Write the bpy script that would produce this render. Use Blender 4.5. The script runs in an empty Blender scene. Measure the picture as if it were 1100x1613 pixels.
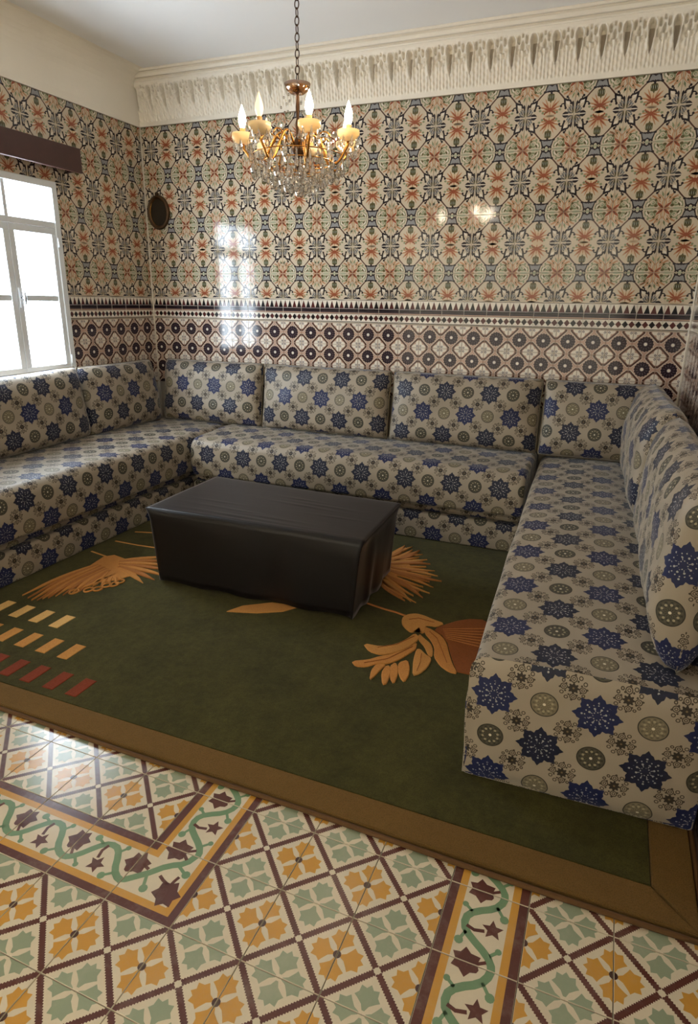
import bpy, bmesh, math, random
from mathutils import Vector, Matrix, Euler
random.seed(7)
PI = math.pi
S = bpy.context.scene
COL = S.collection

# ------------------------------------------------------------------ camera
cam_d = bpy.data.cameras.new('camera')
cam = bpy.data.objects.new('camera', cam_d)
COL.objects.link(cam)
cam.location = (0.8214, -0.9069, 1.4557)
cam.rotation_euler = (1.2640, -0.0140, 0.3894)
cam_d.sensor_fit = 'HORIZONTAL'
cam_d.sensor_width = 36.0
cam_d.lens = 36.0 * 996.7 / 1100.0
cam_d.shift_y = -15.5 / 1100.0
cam_d.clip_start = 0.05
S.camera = cam

# ------------------------------------------------------------------ world, exposure
XL, XR, YB, YF, ZC = -2.6747, 1.2191, 3.4468, -1.75, 3.02   # room shell
W = bpy.data.worlds.new('World')
S.world = W
W.use_nodes = True
bg = W.node_tree.nodes['Background']
bg.inputs['Color'].default_value = (0.80, 0.91, 1.0, 1)
bg.inputs['Strength'].default_value = 20.0
S.view_settings.view_transform = 'Standard'
S.view_settings.look = 'None'
S.view_settings.exposure = 0.52
S.view_settings.gamma = 1.0
S.view_settings.use_curve_mapping = False

def portal(name, loc, rot, sx, sy):
    l = bpy.data.lights.new(name, 'AREA')
    l.shape = 'RECTANGLE'; l.size = sx; l.size_y = sy
    l.cycles.is_portal = True
    o = bpy.data.objects.new(name, l); COL.objects.link(o)
    o.location = loc; o.rotation_euler = rot
    return o
WIN = (1.755, 2.545, 0.955, 2.155)      # window opening y0 y1 z0 z1 in the left wall
FILL_DOOR = (-2.3, 0.9, 0.0, 2.5)            # unseen doorway added behind the camera for front fill, x0 x1 z0 z1
FILL_CURTAIN = 0.115                           # strength of the fill light through its added curtain
portal('window_daylight', (XL - 0.10, (WIN[0] + WIN[1]) / 2, (WIN[2] + WIN[3]) / 2), (0, -PI / 2, 0), 1.2, .8)

# ------------------------------------------------------------------ helpers
def lin(c):
    f = lambda v: v / 12.92 if v <= .04045 else ((v + .055) / 1.055) ** 2.4
    return tuple(f(x / 255.0) for x in c) + (1.0,)

def link(o, parent=None):
    COL.objects.link(o)
    if parent is not None: o.parent = parent
    return o

def tag(o, label=None, cat=None, group=None, kind=None):
    if label: o['label'] = label
    if cat: o['category'] = cat
    if group: o['group'] = group
    if kind: o['kind'] = kind
    return o

def empty(name, loc=(0, 0, 0), rot=(0, 0, 0)):
    o = bpy.data.objects.new(name, None); link(o)
    o.empty_display_size = .1
    o.location = loc; o.rotation_euler = rot
    return o

def mesh_obj(name, me, parent=None, mat=None):
    if mat is not None:
        me.materials.clear()
        for m in (mat if isinstance(mat, (list, tuple)) else [mat]): me.materials.append(m)
    o = bpy.data.objects.new(name, me)
    return link(o, parent)

def bm_obj(name, bm, mat, parent=None, smooth=False):
    bmesh.ops.recalc_face_normals(bm, faces=bm.faces)
    me = bpy.data.meshes.new(name)
    bm.to_mesh(me); bm.free()
    if smooth:
        for p in me.polygons: p.use_smooth = True
    return mesh_obj(name, me, parent, mat)

def add_box(bm, x0, x1, y0, y1, z0, z1, bevel=0, seg=2):
    r = bmesh.ops.create_cube(bm, size=1.0)
    vs = r['verts']
    for v in vs:
        v.co = Vector(((x0 + x1) / 2 + v.co.x * (x1 - x0), (y0 + y1) / 2 + v.co.y * (y1 - y0), (z0 + z1) / 2 + v.co.z * (z1 - z0)))
    if bevel:
        es = list({e for v in vs for e in v.link_edges})
        bmesh.ops.bevel(bm, geom=es, offset=bevel, segments=seg, profile=.5, affect='EDGES', clamp_overlap=True)

def box_obj(name, b, mat, parent=None, bevel=0, seg=2, smooth=False):
    bm = bmesh.new(); add_box(bm, *b, bevel=bevel, seg=seg)
    return bm_obj(name, bm, mat, parent, smooth)

def add_tube(bm, pts, rad, n=8, cap=True, closed=False):
    pts = [Vector(p) for p in pts]
    N = len(pts)
    rads = rad if isinstance(rad, (list, tuple)) else [rad] * N
    rings = []
    up = None
    for i, p in enumerate(pts):
        a = pts[(i - 1) % N] if (i > 0 or closed) else p
        b = pts[(i + 1) % N] if (i < N - 1 or closed) else p
        t = (b - a).normalized()
        if up is None:
            up = Vector((0, 0, 1)) if abs(t.z) < .9 else Vector((1, 0, 0))
        s = t.cross(up).normalized(); up = s.cross(t).normalized()
        rings.append([bm.verts.new(p + (s * math.cos(2 * PI * k / n) + up * math.sin(2 * PI * k / n)) * rads[i]) for k in range(n)])
    M = N if closed else N - 1
    for i in range(M):
        A, B = rings[i], rings[(i + 1) % N]
        for k in range(n):
            bm.faces.new((A[k], A[(k + 1) % n], B[(k + 1) % n], B[k]))
    if cap and not closed:
        bm.faces.new(list(reversed(rings[0]))); bm.faces.new(rings[-1])

def add_lathe(bm, prof, n=16, cx=0, cy=0):
    rings = []
    for r, z in prof:
        if r < 1e-5: rings.append([bm.verts.new((cx, cy, z))])
        else: rings.append([bm.verts.new((cx + r * math.cos(2 * PI * k / n), cy + r * math.sin(2 * PI * k / n), z)) for k in range(n)])
    for A, B in zip(rings, rings[1:]):
        for k in range(n):
            a, b = A[k % len(A)], A[(k + 1) % len(A)]
            c, d = B[(k + 1) % len(B)], B[k % len(B)]
            vs = []
            for v in (a, b, c, d):
                if v not in vs: vs.append(v)
            if len(vs) >= 3: bm.faces.new(vs)

def rnd_noise(x, y, seed=0):
    return (math.sin(x * 7.1 + seed * 1.7 + 1.3 * math.sin(y * 5.3 + seed)) + math.sin(y * 9.7 - seed * 2.1 + 1.1 * math.sin(x * 6.1)) + .6 * math.sin((x + y) * 17.3 + seed)) / 2.6

# ------------------------------------------------------------------ node maths
class NT:
    def __init__(s, name):
        s.m = bpy.data.materials.new(name); s.m.use_nodes = True
        s.t = s.m.node_tree; s.b = s.t.nodes['Principled BSDF']
        s.out = s.t.nodes['Material Output']
    def n(s, typ, **kw):
        nd = s.t.nodes.new(typ)
        for k, v in kw.items(): setattr(nd, k, v)
        return nd
    def lk(s, a, b): s.t.links.new(a, b)
    def put(s, sock, v):
        if isinstance(v, V): s.lk(v.s, sock)
        elif isinstance(v, bpy.types.NodeSocket): s.lk(v, sock)
        else: sock.default_value = v
    def math(s, op, *a):
        nd = s.n('ShaderNodeMath', operation=op)
        for i, x in enumerate(a): s.put(nd.inputs[i], x)
        return V(s, nd.outputs[0])
    def mix(s, f, a, b, blend='MIX'):
        nd = s.n('ShaderNodeMix', data_type='RGBA', blend_type=blend)
        s.put(nd.inputs[0], f); s.put(nd.inputs[6], a); s.put(nd.inputs[7], b)
        return nd.outputs[2]
    def noise(s, scale, detail=2, rough=.5, vec=None, out='Fac'):
        nd = s.n('ShaderNodeTexNoise')
        nd.inputs['Scale'].default_value = scale; nd.inputs['Detail'].default_value = detail
        nd.inputs['Roughness'].default_value = rough
        if vec is not None: s.lk(vec, nd.inputs['Vector'])
        return V(s, nd.outputs[out])
    def coord(s, out='Object'):
        return s.n('ShaderNodeTexCoord').outputs[out]
    def bump(s, h, strength=.2, dist=.01):
        nd = s.n('ShaderNodeBump'); nd.inputs['Strength'].default_value = strength
        nd.inputs['Distance'].default_value = dist
        s.put(nd.inputs['Height'], h)
        s.lk(nd.outputs[0], s.b.inputs['Normal'])
    def set(s, **kw):
        for k, v in kw.items():
            s.put(s.b.inputs[k.replace('_', ' ')], v)
class V:
    def __init__(s, nt, sock): s.nt, s.s = nt, sock
    def __add__(s, o): return s.nt.math('ADD', s, o)
    __radd__ = __add__
    def __sub__(s, o): return s.nt.math('SUBTRACT', s, o)
    def __rsub__(s, o): return s.nt.math('SUBTRACT', o, s)
    def __mul__(s, o): return s.nt.math('MULTIPLY', s, o)
    __rmul__ = __mul__
    def __truediv__(s, o): return s.nt.math('DIVIDE', s, o)
    def __lt__(s, o): return s.nt.math('LESS_THAN', s, o)
    def __gt__(s, o): return s.nt.math('GREATER_THAN', s, o)
    def abs(s): return s.nt.math('ABSOLUTE', s)
    def floor(s): return s.nt.math('FLOOR', s)
    def fract(s): return s.nt.math('FRACT', s)
    def sqrt(s): return s.nt.math('SQRT', s)
    def sin(s): return s.nt.math('SINE', s)
    def cos(s): return s.nt.math('COSINE', s)
    def pow(s, e): return s.nt.math('POWER', s, e)

def simple(name, rgb, rough=.5, var=0.0, vscale=8, metal=0, bump=0, bscale=60, bdist=.002, spec=.5, sheen=0, coat=0):
    t = NT(name)
    c = lin(rgb)
    if var:
        d = tuple(x * (1 - var) for x in c[:3]) + (1,)
        col = t.mix(t.noise(vscale, 4, .6, t.coord()), d, tuple(min(1, x * (1 + var * .6)) for x in c[:3]) + (1,))
        t.lk(col, t.b.inputs['Base Color'])
    else: t.b.inputs['Base Color'].default_value = c
    t.set(Roughness=rough, Metallic=metal)
    t.b.inputs['Specular IOR Level'].default_value = spec
    if sheen:
        t.b.inputs['Sheen Weight'].default_value = sheen; t.b.inputs['Sheen Roughness'].default_value = .4
    if coat: t.b.inputs['Coat Weight'].default_value = coat; t.b.inputs['Coat Roughness'].default_value = .06
    if bump: t.bump(t.noise(bscale, 3, .6, t.coord()), bump, bdist)
    return t.m

# glazed ceramic print colours: same gloss, tile-to-tile variation
def glaze(name, rgb, rough=.1, var=.07, bump=.06):
    t = NT(name)
    c = lin(rgb)
    info = t.n('ShaderNodeObjectInfo')
    f = V(t, info.outputs['Random']) * .5 + t.noise(14, 3, .6, t.coord()) * .5
    col = t.mix(f, tuple(x * (1 - var) for x in c[:3]) + (1,), tuple(min(1, x * (1 + var)) for x in c[:3]) + (1,))
    t.lk(col, t.b.inputs['Base Color'])
    t.set(Roughness=rough)
    t.b.inputs['Specular IOR Level'].default_value = .38
    t.bump(t.noise(9, 1, .4, t.coord('Object')), bump, .004)
    return t.m

def cement(name, rgb, wear=.35):
    # encaustic cement tile: matt-waxed with worn, paler scuffs of its own
    t = NT(name)
    c = lin(rgb)
    g = t.coord('Generated')
    geo = t.n('ShaderNodeNewGeometry').outputs['Position']
    n1 = t.noise(5.5, 6, .65, geo); n2 = t.noise(60, 4, .7, geo)
    f = (n1 * .7 + n2 * .3 - .5) * 3.0
    f = t.math('MINIMUM', t.math('MAXIMUM', f, 0.0), 1.0)
    pale = lin((205, 192, 172))
    col = t.mix(f * wear, c, pale)
    col = t.mix(n2 * .25, col, tuple(x * .6 for x in c[:3]) + (1,))
    t.lk(col, t.b.inputs['Base Color'])
    t.set(Roughness=n2 * .12 + .16)
    t.bump(n1, .05, .004)
    return t.m

# ------------------------------------------------------------------ vector-drawn tiles
def area(p): return sum(p[i][0] * p[(i + 1) % len(p)][1] - p[(i + 1) % len(p)][0] * p[i][1] for i in range(len(p))) / 2
def clip_poly(poly, x0, x1, y0, y1):
    for ax, lim, sg in ((0, x0, 1), (0, x1, -1), (1, y0, 1), (1, y1, -1)):
        out = []
        for i in range(len(poly)):
            a, b = poly[i], poly[(i + 1) % len(poly)]
            da, db = sg * (a[ax] - lim), sg * (b[ax] - lim)
            if da >= 0: out.append(a)
            if (da >= 0) != (db >= 0):
                k = da / (da - db)
                out.append((a[0] + (b[0] - a[0]) * k, a[1] + (b[1] - a[1]) * k))
        poly = out
        if len(poly) < 3: return []
    q = []
    for a in poly:
        if not q or abs(a[0] - q[-1][0]) + abs(a[1] - q[-1][1]) > 1e-3: q.append(a)
    if len(q) > 1 and abs(q[0][0] - q[-1][0]) + abs(q[0][1] - q[-1][1]) < 1e-3: q.pop()
    return q if len(q) >= 3 and abs(area(q)) > 1e-2 else []

class Art:
    """Flat print of a tile, in millimetres; each add() is one coloured shape on its own glaze layer."""
    def __init__(s, w, h, mats): s.w, s.h, s.mats, s.sh, s.cache = w, h, mats, [], {}
    def add(s, poly, m, layer=1, sym=None):
        if sym == 4:
            for sx, sy in ((1, 1), (-1, 1), (1, -1), (-1, -1)): s.sh.append(([(a * sx, b * sy) for a, b in poly], m, layer))
        elif sym == 'x':
            for sx in (1, -1): s.sh.append(([(a * sx, b) for a, b in poly], m, layer))
        elif sym == 'y':
            for sy in (1, -1): s.sh.append(([(a, b * sy) for a, b in poly], m, layer))
        else: s.sh.append((list(poly), m, layer))
    def circ(s, x, y, r, m, layer=1, sym=None, n=10, ry=None, rot=0):
        ry = r if ry is None else ry
        c, d = math.cos(rot), math.sin(rot)
        s.add([(x + r * math.cos(t) * c - ry * math.sin(t) * d, y + r * math.cos(t) * d + ry * math.sin(t) * c) for t in [2 * PI * k / n for k in range(n)]], m, layer, sym)
    def leaf(s, x0, y0, x1, y1, w, m, layer=1, sym=None, fat=.5):
        dx, dy = x1 - x0, y1 - y0
        L = math.hypot(dx, dy); nx, ny = -dy / L * w / 2, dx / L * w / 2
        P = lambda t, k: (x0 + dx * t + nx * k, y0 + dy * t + ny * k)
        s.add([P(0, 0), P(fat * .45, -.8), P(fat, -1), P(fat + (1 - fat) * .6, -.65), P(1, 0), P(fat + (1 - fat) * .6, .65), P(fat, 1), P(fat * .45, .8)], m, layer, sym)
    def stroke(s, pts, w, m, layer=1, sym=None, w1=None):
        N = len(pts); w1 = w if w1 is None else w1
        Lp, Rp = [], []
        for i, p in enumerate(pts):
            a, b = pts[max(0, i - 1)], pts[min(N - 1, i + 1)]
            dx, dy = b[0] - a[0], b[1] - a[1]; L = math.hypot(dx, dy) or 1
            ww = (w + (w1 - w) * i / (N - 1)) / 2
            Lp.append((p[0] - dy / L * ww, p[1] + dx / L * ww)); Rp.append((p[0] + dy / L * ww, p[1] - dx / L * ww))
        for i in range(N - 1): s.add([Rp[i], Rp[i + 1], Lp[i + 1], Lp[i]], m, layer, sym)
    def mesh(s, x0=None, x1=None, y0=None, y1=None, thick=7.0, gap=.9):
        """mesh of the tile (or of the cut piece x0..x1, y0..y1), +Z out of the face"""
        x0 = -s.w / 2 if x0 is None else x0; x1 = s.w / 2 if x1 is None else x1
        y0 = -s.h / 2 if y0 is None else y0; y1 = s.h / 2 if y1 is None else y1
        key = tuple(round(v, 1) for v in (x0, x1, y0, y1))
        if key in s.cache: return s.cache[key]
        a0, a1, b0, b1 = x0 + gap, x1 - gap, y0 + gap, y1 - gap
        e = .8
        vs, fs, mi = [], [], []
        def ring(i, z): return [(a0 + i, b0 + i, z), (a1 - i, b0 + i, z), (a1 - i, b1 - i, z), (a0 + i, b1 - i, z)]
        vs += ring(0, -thick) + ring(0, -e) + ring(e, 0)
        for r in range(2):
            for k in range(4):
                fs.append((r * 4 + k, r * 4 + (k + 1) % 4, r * 4 + 4 + (k + 1) % 4, r * 4 + 4 + k)); mi.append(0)
        fs.append((8, 9, 10, 11)); mi.append(0)
        for poly, m, layer in s.sh:
            q = clip_poly(poly, a0 + e, a1 - e, b0 + e, b1 - e)
            if not q: continue
            if area(q) < 0: q = q[::-1]
            st = len(vs)
            vs += [(p[0], p[1], .1 * layer) for p in q]
            fs.append(tuple(range(st, st + len(q)))); mi.append(m)
        me = bpy.data.meshes.new('tile')
        me.from_pydata([(a / 1000, b / 1000, c / 1000) for a, b, c in vs], [], fs)
        for p, m in zip(me.polygons, mi): p.material_index = m
        for m in s.mats: me.materials.append(m)
        me.update()
        s.cache[key] = me
        return me

# ---- colours of the glazes
G_CREAM = glaze('glaze_cream', (203, 187, 165))
G_PEACH = glaze('glaze_peach', (206, 182, 152))
G_DARK = glaze('glaze_ink', (46, 38, 40))
G_BROWN = glaze('glaze_brown', (84, 56, 46))
G_GREY = glaze('glaze_grey', (140, 139, 140))
G_RED = glaze('glaze_red', (150, 82, 56))
G_ORANGE = glaze('glaze_orange', (180, 134, 100))
G_OLIVE = glaze('glaze_olive', (92, 84, 52))
G_SAGE = glaze('glaze_sage', (132, 138, 108))
G_MINT = glaze('glaze_mint', (172, 180, 154))
G_WHITE = glaze('glaze_white', (224, 214, 200))
G_PINK = glaze('glaze_pink', (184, 152, 134))
G_PURPLE = glaze('glaze_purple', (46, 34, 41))
G_LILAC = glaze('glaze_lilac', (112, 98, 108))
G_BLACK = glaze('glaze_black', (26, 22, 26))
G_WINE = glaze('glaze_wine', (82, 36, 34))
G_SNOW = glaze('glaze_ash', (112, 110, 108))

G_TAN = glaze('glaze_tan', (174, 156, 126))
# ---- floral wall tile 274.2 x 347 mm, four-way symmetric
FW, FH = 274.2, 347.0
FL = Art(FW, FH, [G_CREAM, G_PEACH, G_DARK, G_BROWN, G_GREY, G_RED, G_ORANGE, G_OLIVE, G_SAGE, G_MINT, G_WHITE, G_SNOW, G_TAN])
CR, PE, DK, BR, GY, RE, OR, OL, SA, MI, WH, SN = range(12)
def floral():
    a = FL
    hx, hy = FW / 2, FH / 2
    # warm ground behind the paired flowers
    a.circ(0, 32, 44, PE, 1, 'y', 12, 40)
    # paired red flowers
    for k, (ex, ey, w, m) in enumerate([(50, 78, 11, OR), (60, 50, 10, OR), (32, 92, 8, OR), (48, 26, 12, OR), (32, 15, 10, OL), (54, 37, 6, WH)]):
        a.leaf(4, 32, ex, ey, w, m, 2, 4, .55)
    a.leaf(3, 34, 38, 68, 9, RE, 3, 4); a.leaf(3, 31, 36, 40, 9, RE, 3, 4); a.leaf(3, 30, 28, 13, 9, RE, 3, 4)
    a.leaf(0, 28, 0, 6, 9, OR, 3, 'y'); a.leaf(0, 34, 0, 66, 8, OR, 3, 'y')
    a.circ(0, 32, 12, RE, 4, 'y', 10)
    a.circ(40, 18, 7, SA, 2, 4); a.circ(56, 30, 8, SA, 2, 4, 9, 6); a.circ(30, 12, 5, RE, 3, 4, 8)
    # olive buds
    a.add([(0, 64), (5, 76), (18, 80), (20, 100), (17, 112), (6, 116), (0, 118), (-6, 116), (-17, 112), (-20, 100), (-18, 80), (-5, 76)], OL, 2, 'y')
    for x in (-10, 0, 10): a.leaf(x, 110, x * .9, 84, 5, DK, 3, 'y')
    a.leaf(5, 108, 6, 86, 3, MI, 4, 4); a.leaf(14, 108, 15, 92, 2.6, MI, 4, 4)
    a.add([(-5, 112), (5, 112), (6, 124), (-6, 124)], DK, 3, 'y')
    # grey shields, dark outline
    a.add([(-40, 118), (-18, 124), (0, 120), (18, 124), (40, 118), (34, 140), (26, 168), (10, 165), (0, 158), (-10, 165), (-26, 168), (-34, 140)], DK, 3, 'y')
    a.add([(-31, 127), (-12, 132), (0, 128), (12, 132), (31, 127), (27, 142), (20, 158), (10, 156), (0, 150), (-10, 156), (-20, 158), (-27, 142)], GY, 4, 'y')
    a.circ(0, hy, 13, MI, 4, 'y', 10, 9); a.circ(-12, 166, 5, DK, 5, 4, 8); a.circ(0, 128, 5, DK, 5, 'y', 8)
    a.circ(38, 124, 7, DK, 4, 4, 8); a.circ(18, 126, 5, DK, 4, 4, 8)
    a.circ(25, 166, 5, DK, 4, 4, 8)
    # vine from the shield to the fork
    a.stroke([(41, 119), (60, 100), (78, 80)], 7, BR, 3, 4, 8)
    a.stroke([(78, 80), (94, 74), (108, 72), (116, 60)], 11.5, DK, 4, 4, 9)
    a.stroke([(78, 80), (80, 64), (82, 48), (87, 36)], 11.5, DK, 4, 4, 9)
    a.circ(87, 34, 7, DK, 4, 4, 8); a.circ(115, 57, 6.5, DK, 4, 4, 8); a.circ(78, 80, 6, DK, 4, 4, 8)
    a.stroke([(81, 56), (72, 58), (64, 56), (60, 47)], 8, DK, 4, 4, 6); a.circ(60, 46, 7, DK, 4, 4, 8)
    a.stroke([(98, 74), (100, 84), (92, 91)], 8, DK, 4, 4, 6); a.circ(92, 91, 7, DK, 4, 4, 8)
    # pale notch inside the fork and ash flower on the tile edge
    a.leaf(84, 74, 106, 50, 14, WH, 3, 4)
    for ex, ey, w in ((-42, 30, 15), (-27, 50, 14), (-48, 14, 10), (-11, 60, 10), (-36, 42, 8)):
        a.leaf(hx - 6, 5, hx + ex, ey, w, SN, 2, 4, .6)
        a.leaf(hx - 10, 8, hx + ex * .86, ey * .86, w * .26, CR if ey in (30, 50) else DK, 3, 4, .6)
    a.circ(hx - 30, 26, 6, GY, 3, 4, 8); a.circ(hx - 16, 36, 5, GY, 3, 4, 8)
    a.leaf(hx - 13, 70, hx - 9, 36, 12, DK, 4, 4); a.leaf(hx, 70, hx, 8, 5, WH, 4, 4)
    a.leaf(hx - 8, 30, hx - 7, 4, 7, OL, 3, 4)
    a.add([(hx - 67, 2), (hx - 58, 12), (hx - 48, 17), (hx - 37, 12), (hx - 31, 3)], DK, 4, 4)
    a.leaf(hx - 70, 0, hx - 28, 0, 5, WH, 5, 'x')
    # orange cross at the tile corner with sage scrolls
    a.leaf(hx, hy, hx - 36, hy - 32, 14, RE, 3, 4, .6); a.leaf(hx - 4, hy - 4, hx - 20, hy - 18, 6, BR, 4, 4, .6)
    a.leaf(hx, hy, hx, hy - 56, 26, OR, 2, 4, .55); a.leaf(hx, hy, hx - 34, hy, 20, OR, 2, 4, .55)
    a.leaf(hx - 2, hy - 8, hx - 5, hy - 44, 7, PE, 4, 4, .6)
    a.stroke([(hx - 22, hy - 34), (hx - 34, hy - 52), (hx - 54, hy - 66), (hx - 70, hy - 62)], 6, OR, 2, 4, 3)
    a.stroke([(hx - 4, hy - 46), (hx - 16, hy - 62), (hx - 30, hy - 74)], 6, OR, 2, 4, 3)
    a.circ(hx - 12, hy - 74, 7, SA, 2, 4, 8); a.circ(hx - 26, hy - 58, 5, OL, 3, 4, 8)
    a.circ(hx - 60, hy - 32, 24, SA, 2, 4, 12, 21); a.circ(hx - 62, hy - 34, 16, CR, 3, 4, 10, 13); a.circ(hx - 58, hy - 32, 8, SA, 4, 4, 8); a.circ(hx - 60, hy - 34, 3, WH, 5, 4, 6)
    a.stroke([(hx - 30, hy - 22), (hx - 36, hy - 40), (hx - 50, hy - 56)], 7, OR, 2, 4, 4); a.leaf(hx - 96, hy - 6, hx - 88, hy - 40, 12, SA, 2, 4)
    a.leaf(hx - 20, hy - 44, hx - 44, hy - 84, 11, OR, 2, 4); a.leaf(hx - 36, hy - 50, hx - 70, hy - 72, 10, OR, 2, 4); a.circ(hx - 2, hy - 80, 8, PE, 2, 4, 8, 12); a.leaf(hx - 84, hy - 10, hx - 72, hy - 30, 10, OL, 4, 4); a.leaf(hx - 8, hy - 60, hx - 20, hy - 92, 8, SA, 2, 4)
    a.circ(hx - 42, hy - 16, 10, OL, 3, 4, 8, 8); a.circ(hx - 46, hy - 46, 7, OL, 3, 4, 8)
    a.leaf(hx - 92, hy - 14, hx - 76, hy - 34, 13, WH, 3, 4, .5); a.circ(hx - 76, hy - 54, 6, SA, 4, 4, 8)
    a.leaf(hx - 104, hy, hx - 46, hy, 14, MI, 3, 4, .75)
    a.stroke([(hx - 124, hy), (hx - 40, hy)], 5, MI, 5, 4)
floral()

# ---- dado tile 150.5 mm: dark rosette, quatrefoils in the corners
DW = 150.5
DD = Art(DW, DW, [G_PINK, G_PURPLE, G_WHITE, G_BROWN, G_GREY, G_LILAC, G_WINE])
def dado():
    a = DD; h = DW / 2
    sc = []
    for k in range(64):
        t = 2 * PI * k / 64; r = 44 + 2.6 * math.cos(16 * t); sc.append((r * math.cos(t), r * math.sin(t)))
    a.add([(x * 1.1, y * 1.1) for x, y in sc], 5 if False else 2, 1)
    a.add([(x * 1.075, y * 1.075) for x, y in sc], 0, 2)
    a.add(sc, 1, 3)
    for k in range(12):
        t = 2 * PI * (k + .5) / 12; c, s_ = math.cos(t), math.sin(t)
        a.leaf(20 * c, 20 * s_, 37 * c, 37 * s_, 2.6, 5, 4)
    a.circ(0, 0, 13, 5, 4, None, 12); a.circ(0, 0, 9.5, 2, 5, None, 12)
    def dia(r, c): return [(h - r, h - c), (h - r, h + c), (h - c, h + r), (h + c, h + r), (h + r, h + c), (h + r, h - c), (h + c, h - r), (h - c, h - r)]
    a.add(dia(67, 14), 2, 1, 4); a.add(dia(65, 12), 3, 2, 4); a.add(dia(52, 9), 0, 3, 4)
    # white quatrefoil
    q = []
    for k in range(4):
        for j in range(-4, 5):
            t = k * PI / 2 + j * PI / 10 * .95; cx, cy = 27 * math.cos(k * PI / 2), 27 * math.sin(k * PI / 2)
            tt = k * PI / 2 + j * PI / 7.2
            q.append((h + cx + 22 * math.cos(tt), h + cy + 22 * math.sin(tt)))
    a.add(q, 2, 4, 4)
    for sx in (-1, 1):
        for sy in (-1, 1):
            a.circ(h + sx * 12, h + sy * 12, 9.5, 5, 5, 4, 10, 6.5, sx * sy * PI / 4)
            a.leaf(h + sx * 4, h + sy * 4, h + sx * 20, h + sy * 20, 4, 2, 6, 4)
            a.leaf(h + sx * 4, h + sy * 12, h + sx * 16, h + sy * 9, 3, 1, 6, 4)
dado()

# ---- border tile 150.5 x 150 mm: saw-tooth, dark band, row of lozenges
BH = 150.0
BD = Art(DW, BH, [G_WHITE, G_BLACK, G_WINE, G_PURPLE, G_LILAC, G_PINK, G_BROWN])
def border():
    a = BD; h = BH / 2
    X = lambda x: x - DW / 2
    Y = lambda y: y - h
    def band(y0, y1, m, l=1): a.add([(X(-1), Y(y0)), (X(DW + 1), Y(y0)), (X(DW + 1), Y(y1)), (X(-1), Y(y1))], m, l)
    band(147, 151, 6); band(92, 95.5, 4); band(65, 91, 3); band(80, 86, 1, 2); band(59, 65, 5); band(55, 59, 6); band(0, 4.5, 1)
    p = DW / 4
    for k in range(4):
        x = (k + .5) * p
        a.add([(X(x - p * .46), Y(95)), (X(x + p * .46), Y(95)), (X(x + 1), Y(143)), (X(x - 1), Y(143))], 1 if k % 2 else 2, 2)
        a.add([(X(x - 18.4), Y(30)), (X(x), Y(9)), (X(x + 18.4), Y(30)), (X(x), Y(51))], 2 if k % 2 else 1, 2)
border()

# ---- encaustic floor tiles 200 mm
C_CREAM = cement('cement_cream', (216, 202, 176), .2)
C_BROWN = cement('cement_oxblood', (92, 50, 42), .3)
C_GREEN = cement('cement_green', (146, 156, 130), .55)
C_YELLOW = cement('cement_ochre', (200, 146, 60), .3)
C_UMBER = cement('cement_umber', (70, 42, 34), .3)
C_VINE = cement('cement_vine', (114, 144, 108), .25)
FM = [C_CREAM, C_BROWN, C_GREEN, C_YELLOW, C_UMBER, C_VINE]
FT = Art(200, 200, FM)
def petal(a, x, y, ang, m, k=1.0):
    pts = [(8, -3), (20, -9), (30, -22), (35, -30), (44, -22), (59, -21), (56, -8), (66, 0), (56, 8), (59, 21), (44, 22), (35, 30), (30, 22), (20, 9), (8, 3)]
    c, s = math.cos(ang), math.sin(ang)
    a.add([(x + k * (u * c - v * s), y + k * (u * s + v * c)) for u, v in pts], m, 2)
def field():
    a = FT
    for sx in (1, -1):
        # saw-edged diagonals
        L = math.hypot(200, 200); n = 44
        up, dn = [], []
        for i in range(n * 2 + 1):
            d = -L / 2 + L * i / (2 * n); w = 8.8 if i % 2 else 5.8
            up.append((d, w)); dn.append((d, -w))
        for i in range(n * 2):
            q = [dn[i], dn[i + 1], up[i + 1], up[i]]
            a.add([((u - sx * v) * .70711, (sx * u + v) * .70711) for u, v in q], 1, 1)
    a.add([(-10, 0), (0, -10), (10, 0), (0, 10)], 0, 3); a.circ(0, 0, 8.5, 0, 4, None, 8)
    for s in (1, -1):
        for (x, y, m) in ((0, 100 * s, 2), (100 * s, 0, 3)):
            for k in range(4): petal(a, x, y, k * PI / 2, m)
            if m == 3: a.circ(x, y, 10, 4, 4, None, 10)
            else: a.circ(x, y, 7, 0, 3, None, 8); a.circ(x, y, 2.5, 2, 4, None, 6)
field()
def star5(a, x, y, r, m, rot, layer=3, n=5, inner=.48):
    a.add([(x + (r if k % 2 == 0 else r * inner) * math.cos(rot + PI * k / n), y + (r if k % 2 == 0 else r * inner) * math.sin(rot + PI * k / n)) for k in range(2 * n)], m, layer)
def bleaf(a, x, y, ang, m, k=1.0, layer=3):
    pts = [(44, 0), (28, 12), (26, 33), (6, 27), (-18, 36), (-22, 16), (-34, 5), (-34, -5), (-22, -16), (-18, -36), (6, -27), (26, -33), (28, -12)]
    c, s = math.cos(ang), math.sin(ang)
    a.add([(x + k * (u * c - v * s), y + k * (u * s + v * c)) for u, v in pts], m, layer)
FB = Art(200, 200, FM)      # straight border, running along +Y
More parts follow.
